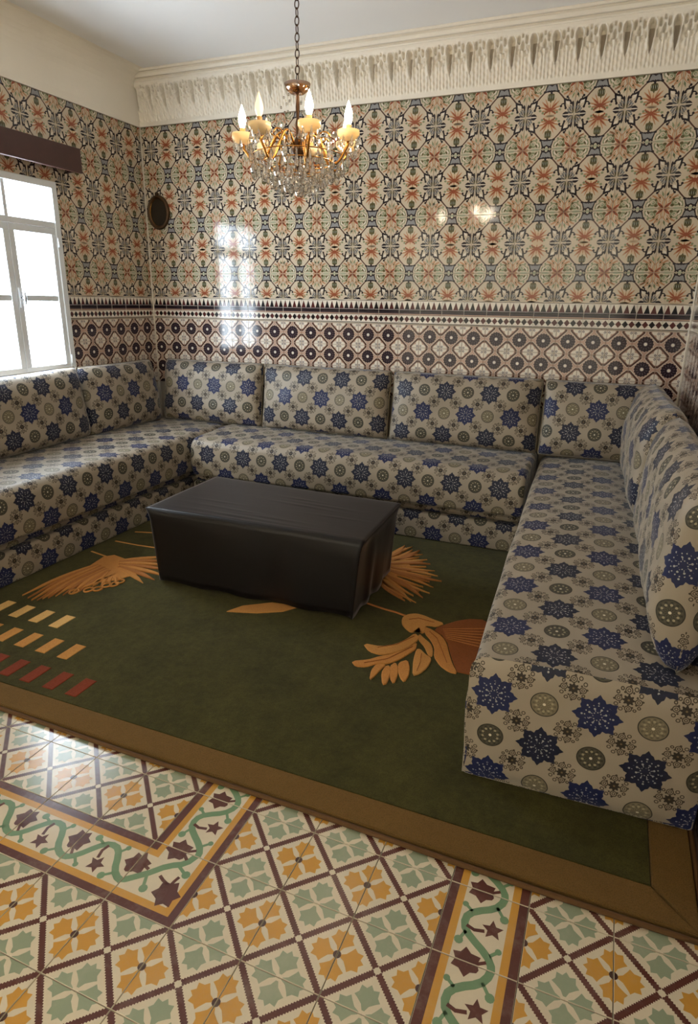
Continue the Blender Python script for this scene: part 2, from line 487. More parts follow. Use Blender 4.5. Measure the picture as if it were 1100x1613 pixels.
def straight():
    a = FB
    def vb(x0, x1, m): a.add([(x0 - 100, -101), (x1 - 100, -101), (x1 - 100, 101), (x0 - 100, 101)], m, 1)
    vb(0, 24, 1); vb(24, 43, 3); vb(158, 177, 3); vb(177, 200, 1)
    pts = [(140, -30), (141, -12), (140, 0), (138, 12), (128, 28), (112, 42), (92, 56), (74, 70), (62, 84), (58, 100), (60, 116), (70, 130), (90, 144), (110, 155), (126, 168), (136, 184), (140, 200), (141, 212), (139, 230)]
    a.stroke([(x - 100, y - 100) for x, y in pts], 19, 5, 2)
    for (x, y, r) in ((148, 140, 11), (54, 48, 11), (50, 148, 8), (148, 52, 8)):
        a.circ(x - 100, y - 100, r, 5, 3, None, 10)
    a.stroke([(48, 40), (26, 68)], 8, 5, 2); a.stroke([(-46, -52), (-34, -24)], 8, 5, 2)
    a.stroke([(-50, 48), (-30, 34)], 8, 5, 2); a.stroke([(48, -48), (30, -66)], 8, 5, 2)
    star5(a, 26, 2, 27, 1, PI / 2 + .1); a.stroke([(-36, -8), (-16, -14), (8, -8)], 9, 1, 3)
    for yy in (-100, 100):
        bleaf(a, -16, yy, 2.7, 1, .9); a.stroke([(6, yy + 4), (26, yy + 16)], 8, 1, 3)
straight()
FC = Art(200, 200, FM)      # corner: outer edges are -Y and +X, strip comes from -X and leaves to +Y
def corner():
    a = FC
    def L(d0, d1, m, l):
        # L-shaped band at distance d0..d1 from the outer edges
        a.add([(-101, -100 + d0), (100 - d0, -100 + d0), (100 - d0, 101), (100 - d1, 101), (100 - d1, -100 + d1), (-101, -100 + d1)], m, l)
    L(0, 23, 1, 1); L(23, 42, 3, 1); L(157, 176, 3, 1); L(176, 202, 1, 1)
    c = lambda L_: [(x - 100, y - 100) for x, y in L_]
    a.stroke(c([(-20, 60), (-5, 63), (8, 68), (28, 86), (52, 108), (76, 136), (96, 152), (114, 162), (128, 178), (136, 200), (138, 220)]), 19, 5, 2)
    bleaf(a, 32, -24, -PI / 4, 1, 1.0); a.stroke(c([(84, 112), (100, 104), (118, 98)]), 9, 1, 3); a.stroke(c([(134, 128), (130, 114), (128, 100)]), 9, 1, 3)
    bleaf(a, -96, 20, 2.4, 1, .95); a.stroke(c([(20, 124), (44, 116)]), 9, 1, 3)
    bleaf(a, -20, 98, 2.4, 1, .95); a.stroke(c([(98, 196), (120, 180)]), 9, 1, 3)
    a.circ(-32, -36, 12, 5, 3); a.stroke(c([(66, 66), (52, 98)]), 9, 5, 2); a.circ(46, 40, 12, 5, 3); a.stroke(c([(144, 140), (112, 156)]), 9, 5, 2)
corner()

# ------------------------------------------------------------------ other materials
M_GROUT = simple('grout', (176, 164, 148), .9)
M_FGROUT = simple('floor_grout', (84, 70, 58), .95)
M_PLASTER = simple('plaster', (242, 235, 222), .85, .05, 3, bump=.12, bscale=35, bdist=.004)
M_STUCCO = simple('carved_stucco', (238, 230, 216), .85, .05, 20, bump=.15, bscale=140, bdist=.002)
M_CEIL = simple('ceiling_paint', (244, 243, 242), .9)
M_TRIM = simple('corner_bead', (214, 204, 188), .35)
M_WHITEPAINT = simple('white_enamel', (226, 230, 234), .35, bump=.05, bscale=30)
M_CHROME = simple('brushed_metal', (170, 172, 176), .3, metal=1)
M_PELMET = simple('pelmet_wood', (74, 46, 42), .35, .25, 14, bump=.06, bscale=40)
M_GOLD = simple('amber_brass', (196, 140, 70), .25, metal=1)
M_DKMETAL = simple('dark_bronze', (70, 48, 30), .4, metal=.8)

def glass_pane():
    t = NT('window_glass')
    tr = t.n('ShaderNodeBsdfTransparent'); gl = t.n('ShaderNodeBsdfGlossy'); gl.inputs['Roughness'].default_value = .02
    mx = t.n('ShaderNodeMixShader')
    mx.inputs[0].default_value = .04; t.lk(tr.outputs[0], mx.inputs[1]); t.lk(gl.outputs[0], mx.inputs[2])
    t.lk(mx.outputs[0], t.out.inputs['Surface'])
    return t.m
M_PANE = glass_pane()
def crystal(name, rgb, rough=.02, clear=.75):
    t = NT(name)
    tr = t.n('ShaderNodeBsdfTransparent'); tr.inputs[0].default_value = lin(rgb)
    gl = t.n('ShaderNodeBsdfGlossy'); gl.inputs['Roughness'].default_value = rough
    rf = t.n('ShaderNodeBsdfRefraction'); rf.inputs['IOR'].default_value = 1.45; rf.inputs['Color'].default_value = lin(rgb)
    m0 = t.n('ShaderNodeMixShader'); m0.inputs[0].default_value = .5
    t.lk(tr.outputs[0], m0.inputs[1]); t.lk(rf.outputs[0], m0.inputs[2])
    mx = t.n('ShaderNodeMixShader'); mx.inputs[0].default_value = 1 - clear
    t.lk(m0.outputs[0], mx.inputs[1]); t.lk(gl.outputs[0], mx.inputs[2])
    t.lk(mx.outputs[0], t.out.inputs['Surface'])
    return t.m
M_CRYSTAL = crystal('cut_crystal', (250, 248, 244))
M_AMBERGLASS = crystal('amber_glass', (240, 196, 130), .05, .7)
def opal(name, rgb):
    t = NT(name); d = t.n('ShaderNodeBsdfTranslucent'); d.inputs[0].default_value = lin(rgb)
    t.set(Roughness=.2); t.b.inputs['Base Color'].default_value = lin(rgb)
    mx = t.n('ShaderNodeMixShader'); mx.inputs[0].default_value = .5
    t.lk(t.b.outputs[0], mx.inputs[1]); t.lk(d.outputs[0], mx.inputs[2]); t.lk(mx.outputs[0], t.out.inputs['Surface'])
    return t.m
M_OPAL = opal('opal_cup', (240, 224, 188))
M_SLEEVE = simple('candle_sleeve', (214, 160, 96), .4)
def emit(name, rgb, st):
    t = NT(name); t.b.inputs['Base Color'].default_value = lin(rgb)
    t.b.inputs['Emission Color'].default_value = lin(rgb); t.b.inputs['Emission Strength'].default_value = st
    return t.m
M_BULB = emit('lit_bulb', (255, 234, 204), 85)
M_BULBDIM = emit('dim_bulb', (255, 224, 180), .7)

def fabric(name, s=.1455):
    """velvet with navy stars, olive medallions, little flowers and scrolls; UV is in metres"""
    t = NT(name)
    uv = t.n('ShaderNodeUVMap').outputs[0]
    sep = t.n('ShaderNodeSeparateXYZ'); t.lk(uv, sep.inputs[0])
    u = V(t, sep.outputs[0]) / s; v = V(t, sep.outputs[1]) / s
    iu, iv = u.floor(), v.floor()
    fu, fv = u - iu - .5, v - iv - .5
    par = ((iu + iv) * .5).fract() * 2.0          # 0 star, 1 medallion
    par = par > .5
    r = (fu * fu + fv * fv).sqrt()
    th = t.math('ARCTAN2', fv, fu)
    tri = ((th * (8 / (2 * PI))).fract() - .5).abs() * 2.0       # 1 at points
    lob = ((th * (24 / (2 * PI))).fract() - .5).abs() * 2.0
    starR = tri.pow(1.3) * .118 + .338 + lob * .026
    star = (r < starR) * (1.0 - par)
    disc = (r < .275) * par
    ringd = (r > .255) * disc
    # colours
    velvet = t.mix(t.noise(3.5, 3, .6, uv), lin((145, 134, 118)), lin((169, 156, 139)))
    rowp = ((iv * .5).fract() * 2.0) > .5
    navy = t.mix(rowp, lin((17, 25, 66)), lin((14, 15, 25)))
    navy = t.mix(t.noise(70, 2, .6, uv) * .5, navy, lin((40, 50, 92)))
    # pale flecks inside the star, in rings
    def fleck(R, k, off, rad):
        a = ((th * (k / (2 * PI)) + off).fract() - .5) * (2 * PI / k) * R
        d = ((r - R) * (r - R) + a * a).sqrt()
        return d < rad
    fl = t.math('MAXIMUM', fleck(.29, 8, .5, .020), t.math('MAXIMUM', fleck(.235, 16, .5, .014), t.math('MAXIMUM', fleck(.165, 8, 0.0, .022), fleck(.085, 8, .5, .013))))
    pet = (((th * (8 / (2 * PI))).fract() - .5).abs() < .07) * (r > .10) * (r < .15)
    fl = t.math('MAXIMUM', fl, pet)
    grain = t.noise(90, 2, .5, uv) > .42
    navy = t.mix(fl * grain, navy, lin((170, 168, 166)))
    # medallion
    spoke = (th * 12.0).cos() * (r * 46.0).cos() * .5 + .5
    colp = ((iu * .5).fract() * 2.0) > .5
    med = t.mix(spoke, t.mix(colp, lin((50, 47, 38)), lin((96, 88, 70))), t.mix(colp, lin((88, 84, 70)), lin((134, 124, 102))))
    med = t.mix(fleck(.16, 10, 0.0, .026), med, lin((160, 150, 124)))
    med = t.mix(r < .030, med, lin((214, 206, 186)))
    med = t.mix(ringd, med, lin((46, 42, 34)))
    # corner flowers and scrolls
    cu = (u + .5).fract() - .5; cv = (v + .5).fract() - .5
    r2 = (cu * cu + cv * cv).sqrt(); th2 = t.math('ARCTAN2', cv, cu)
    flower = r2 < ((th2 * 8.0).cos() * .018 + .098)
    fdot = r2 < .022
    A = ((cu + cv) * .70711).abs(); B = ((cu - cv) * .70711).abs()
    def dist(a0, b0): return ((A - a0) * (A - a0) + (B - b0) * (B - b0)).sqrt()
    d1 = dist(.12, .135)
    curl = (d1 > .050) * (d1 < .070)
    curl = t.math('MAXIMUM', curl, (d1 > .018) * (d1 < .034))
    d2 = dist(.235, .065); curl = t.math('MAXIMUM', curl, (d2 > .024) * (d2 < .042))
    d3 = dist(.05, .23); curl = t.math('MAXIMUM', curl, (d3 > .016) * (d3 < .036))
    d5 = dist(.16, .05); curl = t.math('MAXIMUM', curl, d5 < .02)
    d6 = dist(.045, .155); curl = t.math('MAXIMUM', curl, d6 < .02)
    d4 = dist(.19, .17); curl = t.math('MAXIMUM', curl, d4 < .022)
    col = t.mix(curl * 1.0, velvet, lin((66, 56, 42)))
    col = t.mix(flower, col, lin((46, 38, 30)))
    col = t.mix(fdot, col, lin((120, 100, 72)))
    col = t.mix(disc, col, med)
    col = t.mix(star, col, navy)
    t.lk(col, t.b.inputs['Base Color'])
    t.set(Roughness=.52)
    t.b.inputs['Specular IOR Level'].default_value = .4
    t.b.inputs['Sheen Weight'].default_value = .36; t.b.inputs['Sheen Roughness'].default_value = .28
    t.b.inputs['Sheen Tint'].default_value = (.95, .97, 1, 1)
    t.bump(t.noise(420, 2, .6, uv) * .6 + t.noise(11, 2, .5, uv) * 1.2, .18, .004)
    return t.m
M_FAB = fabric('starred_velvet')

def pile(name, a, b, sheen=.06, con=1.0):
    t = NT(name); g = t.coord('Object')
    n1 = t.noise(4.5, 6, .7, g); n2 = t.noise(330, 2, .6, g); n3 = t.noise(38, 4, .7, g)
    f = t.math('MINIMUM', t.math('MAXIMUM', (n1 * .6 + n3 * .4 - .5) * con + .5, 0.0), 1.0)
    col = t.mix(f, lin(a), lin(b))
    col = t.mix((n2 > .55) * .35, col, tuple(x * .55 for x in lin(a)[:3]) + (1,))
    t.lk(col, t.b.inputs['Base Color'])
    t.set(Roughness=.95); t.b.inputs['Specular IOR Level'].default_value = .1
    t.b.inputs['Sheen Weight'].default_value = sheen; t.b.inputs['Sheen Roughness'].default_value = .5
    t.bump(n2 * .6 + n3 * .8, .6, .004)
    return t.m
M_RUG = pile('rug_green', (45, 42, 18), (82, 77, 37), .06, 2.2)
M_RUGB = pile('rug_border', (94, 70, 34), (124, 94, 50))
M_TAN = pile('rug_tan', (176, 112, 52), (206, 146, 78))
M_TAN2 = pile('rug_bronze', (156, 96, 46), (182, 120, 66))
M_RUST = pile('rug_rust', (116, 62, 28), (152, 88, 42))
M_STRAW = pile('rug_straw', (206, 160, 94), (226, 184, 118))
M_BRICK = pile('rug_brick', (112, 46, 28), (140, 62, 38))
M_OCHRE = pile('rug_ochre', (180, 122, 60), (204, 148, 82))

def satin():
    t = NT('dark_satin'); g = t.coord('Object')
    n = t.noise(3, 3, .6, g)
    t.lk(t.mix(n, lin((15, 10, 10)), lin((22, 16, 16))), t.b.inputs['Base Color'])
    t.set(Roughness=.40)
    t.b.inputs['Specular IOR Level'].default_value = .38
    t.b.inputs['Sheen Weight'].default_value = .28; t.b.inputs['Sheen Roughness'].default_value = .25; t.b.inputs['Sheen Tint'].default_value = (1, .88, .88, 1)
    mp = t.n('ShaderNodeMapping'); mp.inputs['Scale'].default_value = (1.6, 5, 4); t.lk(g, mp.inputs[0])
    t.bump(t.noise(2.2, 3, .6, mp.outputs[0]) + t.noise(700, 1, .5, g) * .06, .08, .01)
    return t.m
M_SATIN = satin()

# ------------------------------------------------------------------ the room shell
def struct(o, label=None): return tag(o, label, None, None, 'structure')
bm = bmesh.new()
add_box(bm, XL - .2, XR + .2, YF - 1.6, .6, -.12, -.007)
add_box(bm, XL - .2, XR + .2, .6, YB + .2, -.12, 0)
floor = struct(bm_obj('floor', bm, M_FGROUT), 'patterned cement tile floor in cream, ochre and green')
struct(box_obj('ceiling', (XL - .2, XR + .2, YF - .2, YB + .2, ZC, ZC + .12), M_CEIL), 'plain white ceiling')
wall_back = struct(box_obj('wall_back', (XL - .2, XR + .2, YB + .007, YB + .2, 0, ZC), M_GROUT), 'back wall covered in floral tiles above a dado')
bm = bmesh.new()
xa, xb = XL - .07, XL - .007
add_box(bm, xa, xb, YF - .2, WIN[0], 0, ZC); add_box(bm, xa, xb, WIN[1], YB + .2, 0, ZC)
add_box(bm, xa, xb, WIN[0], WIN[1], 0, WIN[2]); add_box(bm, xa, xb, WIN[0], WIN[1], WIN[3], ZC)
wall_left = struct(bm_obj('wall_left', bm, M_GROUT), 'left wall with floral tiles and a white window')
wall_right = struct(box_obj('wall_right', (XR + .007, XR + .2, YF - .2, YB + .2, 0, ZC), M_GROUT), 'right wall tiled like the back wall')
bm = bmesh.new()
add_box(bm, XL - .2, FILL_DOOR[0], YF - .2, YF, 0, ZC); add_box(bm, FILL_DOOR[1], XR + .2, YF - .2, YF, 0, ZC); add_box(bm, FILL_DOOR[0], FILL_DOOR[1], YF - .2, YF, FILL_DOOR[3], ZC)
struct(bm_obj('wall_front', bm, M_PLASTER), 'plastered wall behind the viewer with a wide doorway added for fill light')

# unseen translucent curtain, added to turn daylight into soft front fill
def linen():
    t = NT('fill_curtain_linen')
    d = t.n('ShaderNodeBsdfDiffuse'); d.inputs[0].default_value = lin((190, 176, 156))
    tr = t.n('ShaderNodeBsdfTranslucent'); tr.inputs[0].default_value = lin((236, 216, 186))
    mx = t.n('ShaderNodeMixShader'); mx.inputs[0].default_value = FILL_CURTAIN
    t.lk(d.outputs[0], mx.inputs[1]); t.lk(tr.outputs[0], mx.inputs[2]); t.lk(mx.outputs[0], t.out.inputs['Surface'])
    return t.m
bm = bmesh.new(); rows = []
for zz in (.02, 1.2, FILL_DOOR[3] - .01):
    rows.append([bm.verts.new((FILL_DOOR[0] + (FILL_DOOR[1] - FILL_DOOR[0]) * k / 80, YF - .08 + .03 * math.sin(k * .9 + .3 * math.sin(k * .37)), zz)) for k in range(81)])
for A_, B_ in zip(rows, rows[1:]):
    for k in range(80): bm.faces.new((A_[k], A_[k + 1], B_[k + 1], B_[k]))
tag(bm_obj('fill_curtain', bm, linen(), None, True), 'added cream curtain behind the viewer, spreading daylight as fill light', 'curtain')

# tile placement: frame = (origin, right, up, out)
FRAMES = {
    'back': (Vector((0, YB, 0)), Vector((1, 0, 0)), Vector((0, 0, 1)), Vector((0, -1, 0)), wall_back),
    'left': (Vector((XL, 0, 0)), Vector((0, 1, 0)), Vector((0, 0, 1)), Vector((1, 0, 0)), wall_left),
    'right': (Vector((XR, 0, 0)), Vector((0, -1, 0)), Vector((0, 0, 1)), Vector((-1, 0, 0)), wall_right),
    'floor': (Vector((0, 0, 0)), Vector((1, 0, 0)), Vector((0, 1, 0)), Vector((0, 0, 1)), floor),
}
def subtract(r, hole):
    a0, a1, b0, b1 = r
    if hole is None or hole[1] <= a0 or hole[0] >= a1 or hole[3] <= b0 or hole[2] >= b1: return [r]
    out = []
    if hole[0] > a0: out.append((a0, hole[0], b0, b1))
    if hole[1] < a1: out.append((hole[1], a1, b0, b1))
    m0, m1 = max(a0, hole[0]), min(a1, hole[1])
    if hole[2] > b0: out.append((m0, m1, b0, hole[2]))
    if hole[3] < b1: out.append((m0, m1, hole[3], b1))
    return out
def place(frame, name, art, cx, cy, lim, hole=None, rot=0, tilt=.0016):
    """one tile centred on (cx, cy) of the frame (metres), cut to lim and round the hole"""
    O, Rt, U, Z, par = FRAMES[frame]
    w, h = art.w / 2000, art.h / 2000
    r = (max(cx - w, lim[0]), min(cx + w, lim[1]), max(cy - h, lim[2]), min(cy + h, lim[3]))
    if r[1] - r[0] < .008 or r[3] - r[2] < .008: return
    for q in subtract(r, hole):
        if q[1] - q[0] < .008 or q[3] - q[2] < .008: continue
        if rot: me = art.mesh()
        else: me = art.mesh((q[0] - cx) * 1000, (q[1] - cx) * 1000, (q[2] - cy) * 1000, (q[3] - cy) * 1000)
        o = mesh_obj(name, me, par)
        M = Matrix((( Rt.x, U.x, Z.x), (Rt.y, U.y, Z.y), (Rt.z, U.z, Z.z)))
        E = Matrix.Rotation(random.uniform(-tilt, tilt), 3, 'X') @ Matrix.Rotation(random.uniform(-tilt, tilt), 3, 'Y') @ Matrix.Rotation(rot, 3, 'Z')
        o.matrix_local = Matrix.Translation(O + Rt * cx + U * cy) @ (M @ E).to_4x4()

ZT, ZD = 2.6728, 1.4665                  # top of the tiling, top of the border course
ROW0 = 1.991                             # a horizontal joint of the floral tiles
def wall_tiles(frame, lo, hi, fx0, dx0, hole=None, low=.86):
    fw, fh, dw = FW / 1000, FH / 1000, DW / 1000
    for r in (-2, -1, 0, 1):
        cy = ROW0 + (r + .5) * fh
        k0 = math.floor((lo - fx0) / fw) - 1
        for k in range(k0, k0 + int((hi - lo) / fw) + 4):
            place(frame, 'floral_tile', FL, fx0 + k * fw, cy, (lo, hi, ZD, ZT), hole)
    k0 = math.floor((lo - dx0) / dw) - 1
    for k in range(k0, k0 + int((hi - lo) / dw) + 4):
        cx = dx0 + k * dw
        place(frame, 'border_tile', BD, cx, ZD - BH / 2000, (lo, hi, ZD - BH / 1000, ZD), hole)
        j = 0
        while True:
            cy = 1.2335 - j * dw
            lw = low(cx) if callable(low) else low
            if cy + dw / 2 < lw + .01: break
            place(frame, 'dado_tile', DD, cx, cy, (lo, hi, max(lw, 0), ZD - BH / 1000), hole)
            j += 1
wall_tiles('back', XL, XR, .018, -.0625, None, .80)
wall_tiles('left', .95, YB, 3.035, 3.05, (WIN[0] - .012, WIN[1] + .012, WIN[2] - .012, WIN[3] + .012), .80)
wall_tiles('right', -YB, .35, -3.31, -3.3713, None, lambda c: .80 if c < -.85 else 0)

# ------------------------------------------------------------------ floor tiles
for i in range(-13, 7):
    for j in range(-7, 3):
        lim = (XL + .3, XR, -2, 2)
        cx, cy = (i + .5) * .2, (j + .5) * .2
        if i == 3: place('floor', 'border_floor_tile', FB, cx, cy, lim, tilt=.0008)
        elif i == -1 and j == 0: place('floor', 'corner_floor_tile', FC, cx, cy, lim, tilt=.0008)
        elif i == -1 and j > 0: place('floor', 'border_floor_tile', FB, cx, cy, lim, tilt=.0008)
        elif i < -1 and j == 0: place('floor', 'border_floor_tile', FB, cx, cy, lim, rot=-PI / 2, tilt=.0008)
        else: place('floor', 'floor_tile', FT, cx, cy, lim, tilt=.0008)

# ------------------------------------------------------------------ stucco frieze, cove, trims
PIT = .123
def frieze_h(x, z):
    t = max(0, min(1, (z - 2.70) / .23))
    d = .012 + .056 * t ** 1.4
    if z < 2.70: return .012
    fade = max(0, min(1, (z - 2.70) / .012))
    xx = x + .006 * math.sin(2 * PI * x / PIT * 2) * t
    st = max(0, 1 - max(0, (z - 2.84) / .05))
    d += fade * st * (.0042 * math.cos(2 * PI * xx / (PIT / 6)) + .0022 * math.cos(2 * PI * z / .034 + 2 * PI * x / (PIT / 3)))
    def cut(q, depth, soft=.25):
        return depth * max(0, min(1, q / soft))
    # tall pointed niche, narrowing downwards
    q = (z - 2.765) / .152
    if 0 < q < 1:
        w = .024 * q ** .7 * (1 if q < .74 else math.sqrt(max(0, 1 - ((q - .74) / .26) ** 2)))
        if w > 0: d -= cut((w - abs(x)) / .018, .062)
        d += .008 * math.exp(-((abs(x) - w - .004) / .004) ** 2)
    for (cx, cz, rx, rz, dep) in ((.0395, 2.897, .0095, .021, .034), (.0615, 2.868, .009, .023, .034), (.027, 2.852, .006, .018, .016), (.0615, 2.915, .007, .010, .02), (.046, 2.835, .006, .018, .016)):
        for sgn in (-1, 1):
            e = ((x - sgn * cx) / rx) ** 2 + ((z - cz) / rz) ** 2
            if e < 1: d -= cut(1 - e, dep, .5)
            elif e < 2: d += .004 * (2 - e)
    return d
def frieze_mesh():
    nx, nz = 30, 60
    vs, fs = [], []
    for j in range(nz + 1):
        z = ZT + (2.945 - ZT) * j / nz
        for i in range(nx + 1):
            x = -PIT / 2 + PIT * i / nx
            vs.append((x, -frieze_h(x, z), z - ZT))
    for j in range(nz):
        for i in range(nx):
            a = j * (nx + 1) + i; fs.append((a, a + 1, a + nx + 2, a + nx + 1))
    me = bpy.data.meshes.new('frieze_panel'); me.from_pydata(vs, [], fs); me.materials.append(M_STUCCO)
    for p in me.polygons: p.use_smooth = True
    return me
fm = frieze_mesh()
x = -.194 - PIT * 20
while x < XR + PIT / 2:
    if x > XL - PIT / 2:
        o = mesh_obj('frieze_panel', fm, wall_back); o.location = (x, YB, ZT)
    x += PIT
# stepped cornice above the carving
bm = bmesh.new()
for (z0, z1, d) in ((2.945, 2.958, .074), (2.958, 2.968, .066), (2.968, 2.992, .082), (2.992, 3.004, .074), (3.004, ZC, .088)):
    add_box(bm, XL, XR, YB - d, YB + .01, z0, z1, .003, 1)
struct(bm_obj('trim_1', bm, M_STUCCO), 'stepped plaster cornice over the carved frieze')
# plain plaster band with a soft cove on the left wall
prof = [(XL - .01, ZT), (XL + .01, ZT), (XL + .014, 2.72), (XL + .016, 2.86)] + [(XL + .016 + .12 * (1 - math.cos(t * PI / 2 / 8)), 2.86 + .16 * math.sin(t * PI / 2 / 8)) for t in range(1, 9)] + [(XL - .01, ZC)]
def extrude_y(prof, y0, y1, bm):
    A = [bm.verts.new((a, y0, b)) for a, b in prof]; B = [bm.verts.new((a, y1, b)) for a, b in prof]
    n = len(prof)
    for k in range(n): bm.faces.new((A[k], A[(k + 1) % n], B[(k + 1) % n], B[k]))
    bm.faces.new(A); bm.faces.new(list(reversed(B)))
bm = bmesh.new(); extrude_y(prof, YF, YB, bm)
struct(bm_obj('trim_2', bm, M_PLASTER), 'smooth cream plaster band and cove above the left wall tiles')
prof2 = [(2 * XR - XR - (a - XL) - 0, b) for a, b in prof]
bm = bmesh.new(); extrude_y(prof2, YF, YB, bm)
struct(bm_obj('trim_3', bm, M_PLASTER), 'plaster band above the right wall tiles')
# corner beads
for k, xx in enumerate((XL, XR)):
    bm = bmesh.new(); sg = 1 if k == 0 else -1
    add_tube(bm, [(xx + sg * .002, YB - .002, 0), (xx + sg * .002, YB - .002, ZT)], .0075, 8)
    struct(bm_obj('trim_%d' % (4 + k), bm, M_TRIM, smooth=True), 'pale corner bead between tiled walls at the ' + ('left' if k == 0 else 'right'))
# plaster over the untiled parts of the left wall beside the seating
struct(box_obj('trim_6', (XL - .007, XL - .001, YF, .95, 0, ZT), M_PLASTER), 'plain plastered stretch of the left wall')
struct(box_obj('trim_7', (XR + .001, XR + .007, YF, -.35, 0, ZT), M_PLASTER), 'plain plastered stretch of the right wall')

# ------------------------------------------------------------------ window
y0, y1, z0, z1 = WIN
bm = bmesh.new()
def frame_rect(bm, y0, y1, z0, z1, w, xA, xB, bev=.003):
    add_box(bm, xA, xB, y0, y1, z0, z0 + w, bev); add_box(bm, xA, xB, y0, y1, z1 - w, z1, bev)
    add_box(bm, xA, xB, y0, y0 + w, z0 + w, z1 - w, bev); add_box(bm, xA, xB, y1 - w, y1, z0 + w, z1 - w, bev)
frame_rect(bm, y0 - .012, y1 + .012, z0 - .012, z1 + .012, .042, XL - .06, XL + .012)
zm = 1.905; ym = (y0 + y1) / 2
add_box(bm, XL - .05, XL + .006, y0 + .02, y1 - .02, zm - .018, zm + .018, .003)
add_box(bm, XL - .05, XL + .004, ym - .014, ym + .014, zm, z1 - .02, .003)
win = struct(bm_obj('window_1', bm, M_WHITEPAINT), 'white two-leaf casement window with a fixed light on top')
for side in (0, 1):
    a, b = (y0 + .026, ym - .002) if side == 0 else (ym + .002, y1 - .026)
    bm = bmesh.new()
    frame_rect(bm, a, b, z0 + .026, zm - .02, .040, XL - .045, XL + .004)
    add_box(bm, XL - .036, XL - .002, a + .03, b - .03, 1.431, 1.467, .003)
    sash = bm_obj('casement', bm, M_WHITEPAINT, win)
    for (c, d) in ((z0 + .056, 1.440), (1.458, zm - .05)):
        box_obj('pane', (XL - .024, XL - .020, a + .03, b - .03, c, d), M_PANE, sash)
    ya, yb_ = (y0 + .022, ym - .013) if side == 0 else (ym + .013, y1 - .022)
    box_obj('pane', (XL - .024, XL - .020, ya, yb_, zm + .016, z1 - .022), M_PANE, win)
    for zz in (1.05, 1.80):
        yh = y0 + .022 if side == 0 else y1 - .022
        bm = bmesh.new(); add_tube(bm, [(XL + .012, yh, zz - .03), (XL + .012, yh, zz + .03)], .007, 8); bm_obj('hinge', bm, M_WHITEPAINT, win, True)
    if side == 1:
        bm = bmesh.new()
        add_box(bm, XL + .003, XL + .016, a + .004, a + .03, 1.39, 1.51, .003)
        bm_obj('latch_plate', bm, M_WHITEPAINT, sash)
        bm = bmesh.new()
        add_tube(bm, [(XL + .012, a + .017, 1.45), (XL + .045, a + .017, 1.45)], .006, 8)
        add_tube(bm, [(XL + .045, a + .017, 1.41), (XL + .048, a + .017, 1.45), (XL + .045, a + .017, 1.49)], [.006, .009, .006], 8)
        bm_obj('handle', bm, M_CHROME, sash, True)
bm = bmesh.new()
# outer sill and reveal
add_box(bm, XL - .16, XL - .06, y0 - .02, y1 + .02, z0 - .03, z0 - .005, .004)
bm_obj('window_sill', bm, M_WHITEPAINT, win)

# pelmet over the window
pel = empty('curtain_pelmet', (XL, 2.1, 2.235)); tag(pel, 'dark brown wooden curtain pelmet above the white window', 'pelmet')
def P(o, par):     # keep world coordinates of meshes built in room space
    o.matrix_parent_inverse = Matrix.Translation(par.location).inverted() if False else (Matrix.Translation(par.location) @ par.rotation_euler.to_matrix().to_4x4()).inverted()
    return o
PX = XL + .12
P(box_obj('front_board', (PX - .02, PX, 1.35, 2.69, 2.238, 2.378), M_PELMET, pel, .004), pel)
P(box_obj('top_board', (XL + .001, PX - .02, 1.35, 2.69, 2.358, 2.376), M_PELMET, pel, .002), pel)
P(box_obj('end_board', (XL + .001, PX - .02, 2.67, 2.69, 2.24, 2.358), M_PELMET, pel, .002), pel)
P(box_obj('bottom_bead', (PX - .024, PX + .003, 1.35, 2.693, 2.232, 2.242), M_PELMET, pel, .003), pel)

# oval picture on the back wall
pic = empty('oval_picture', (-2.553, YB, 2.088)); tag(pic, 'small oval dark picture in a bronze frame near the left corner', 'picture')
def oval(bm, prof, rx, rz, n=40):
    rings = []
    for (k, d) in prof:
        rings.append([bm.verts.new(((rx + k) * math.cos(2 * PI * i / n), -d, (rz + k) * math.sin(2 * PI * i / n))) for i in range(n)])
    for A, B in zip(rings, rings[1:]):
        for i in range(n): bm.faces.new((A[i], A[(i + 1) % n], B[(i + 1) % n], B[i]))
    return rings
bm = bmesh.new(); oval(bm, [(0, 0), (0, .012), (-.004, .02), (-.012, .024), (-.02, .020), (-.026, .012), (-.026, .004)], .100, .122)
bm_obj('frame', bm, simple('bronze_frame', (82, 58, 34), .4, .3, 30, metal=.5), pic, True)
def picmat():
    t = NT('dark_painting'); g = t.coord('Object')
    t.lk(t.mix(t.noise(18, 4, .6, g), lin((16, 12, 9)), lin((48, 40, 28))), t.b.inputs['Base Color']); t.set(Roughness=.3)
    return t.m
bm = bmesh.new(); r = oval(bm, [(-.026, .006), (-.05, .006)], .100, .122); bm.faces.new(r[-1])
bm_obj('painted_panel', bm, picmat(), pic)
bm = bmesh.new(); add_tube(bm, [(.074 * math.cos(2 * PI * i / 32) * 1.02, -.010, .096 * math.sin(2 * PI * i / 32) * 1.02) for i in range(32)], .003, 6, closed=True)
bm_obj('gilt_liner', bm, M_GOLD, pic, True)
bm = bmesh.new(); add_lathe(bm, [(0, .0), (.014, .002), (.016, .012), (.008, .022), (0, .026)], 10)
o = bm_obj('crest', bm, M_DKMETAL, pic, True); o.location = (0, -.012, .118)

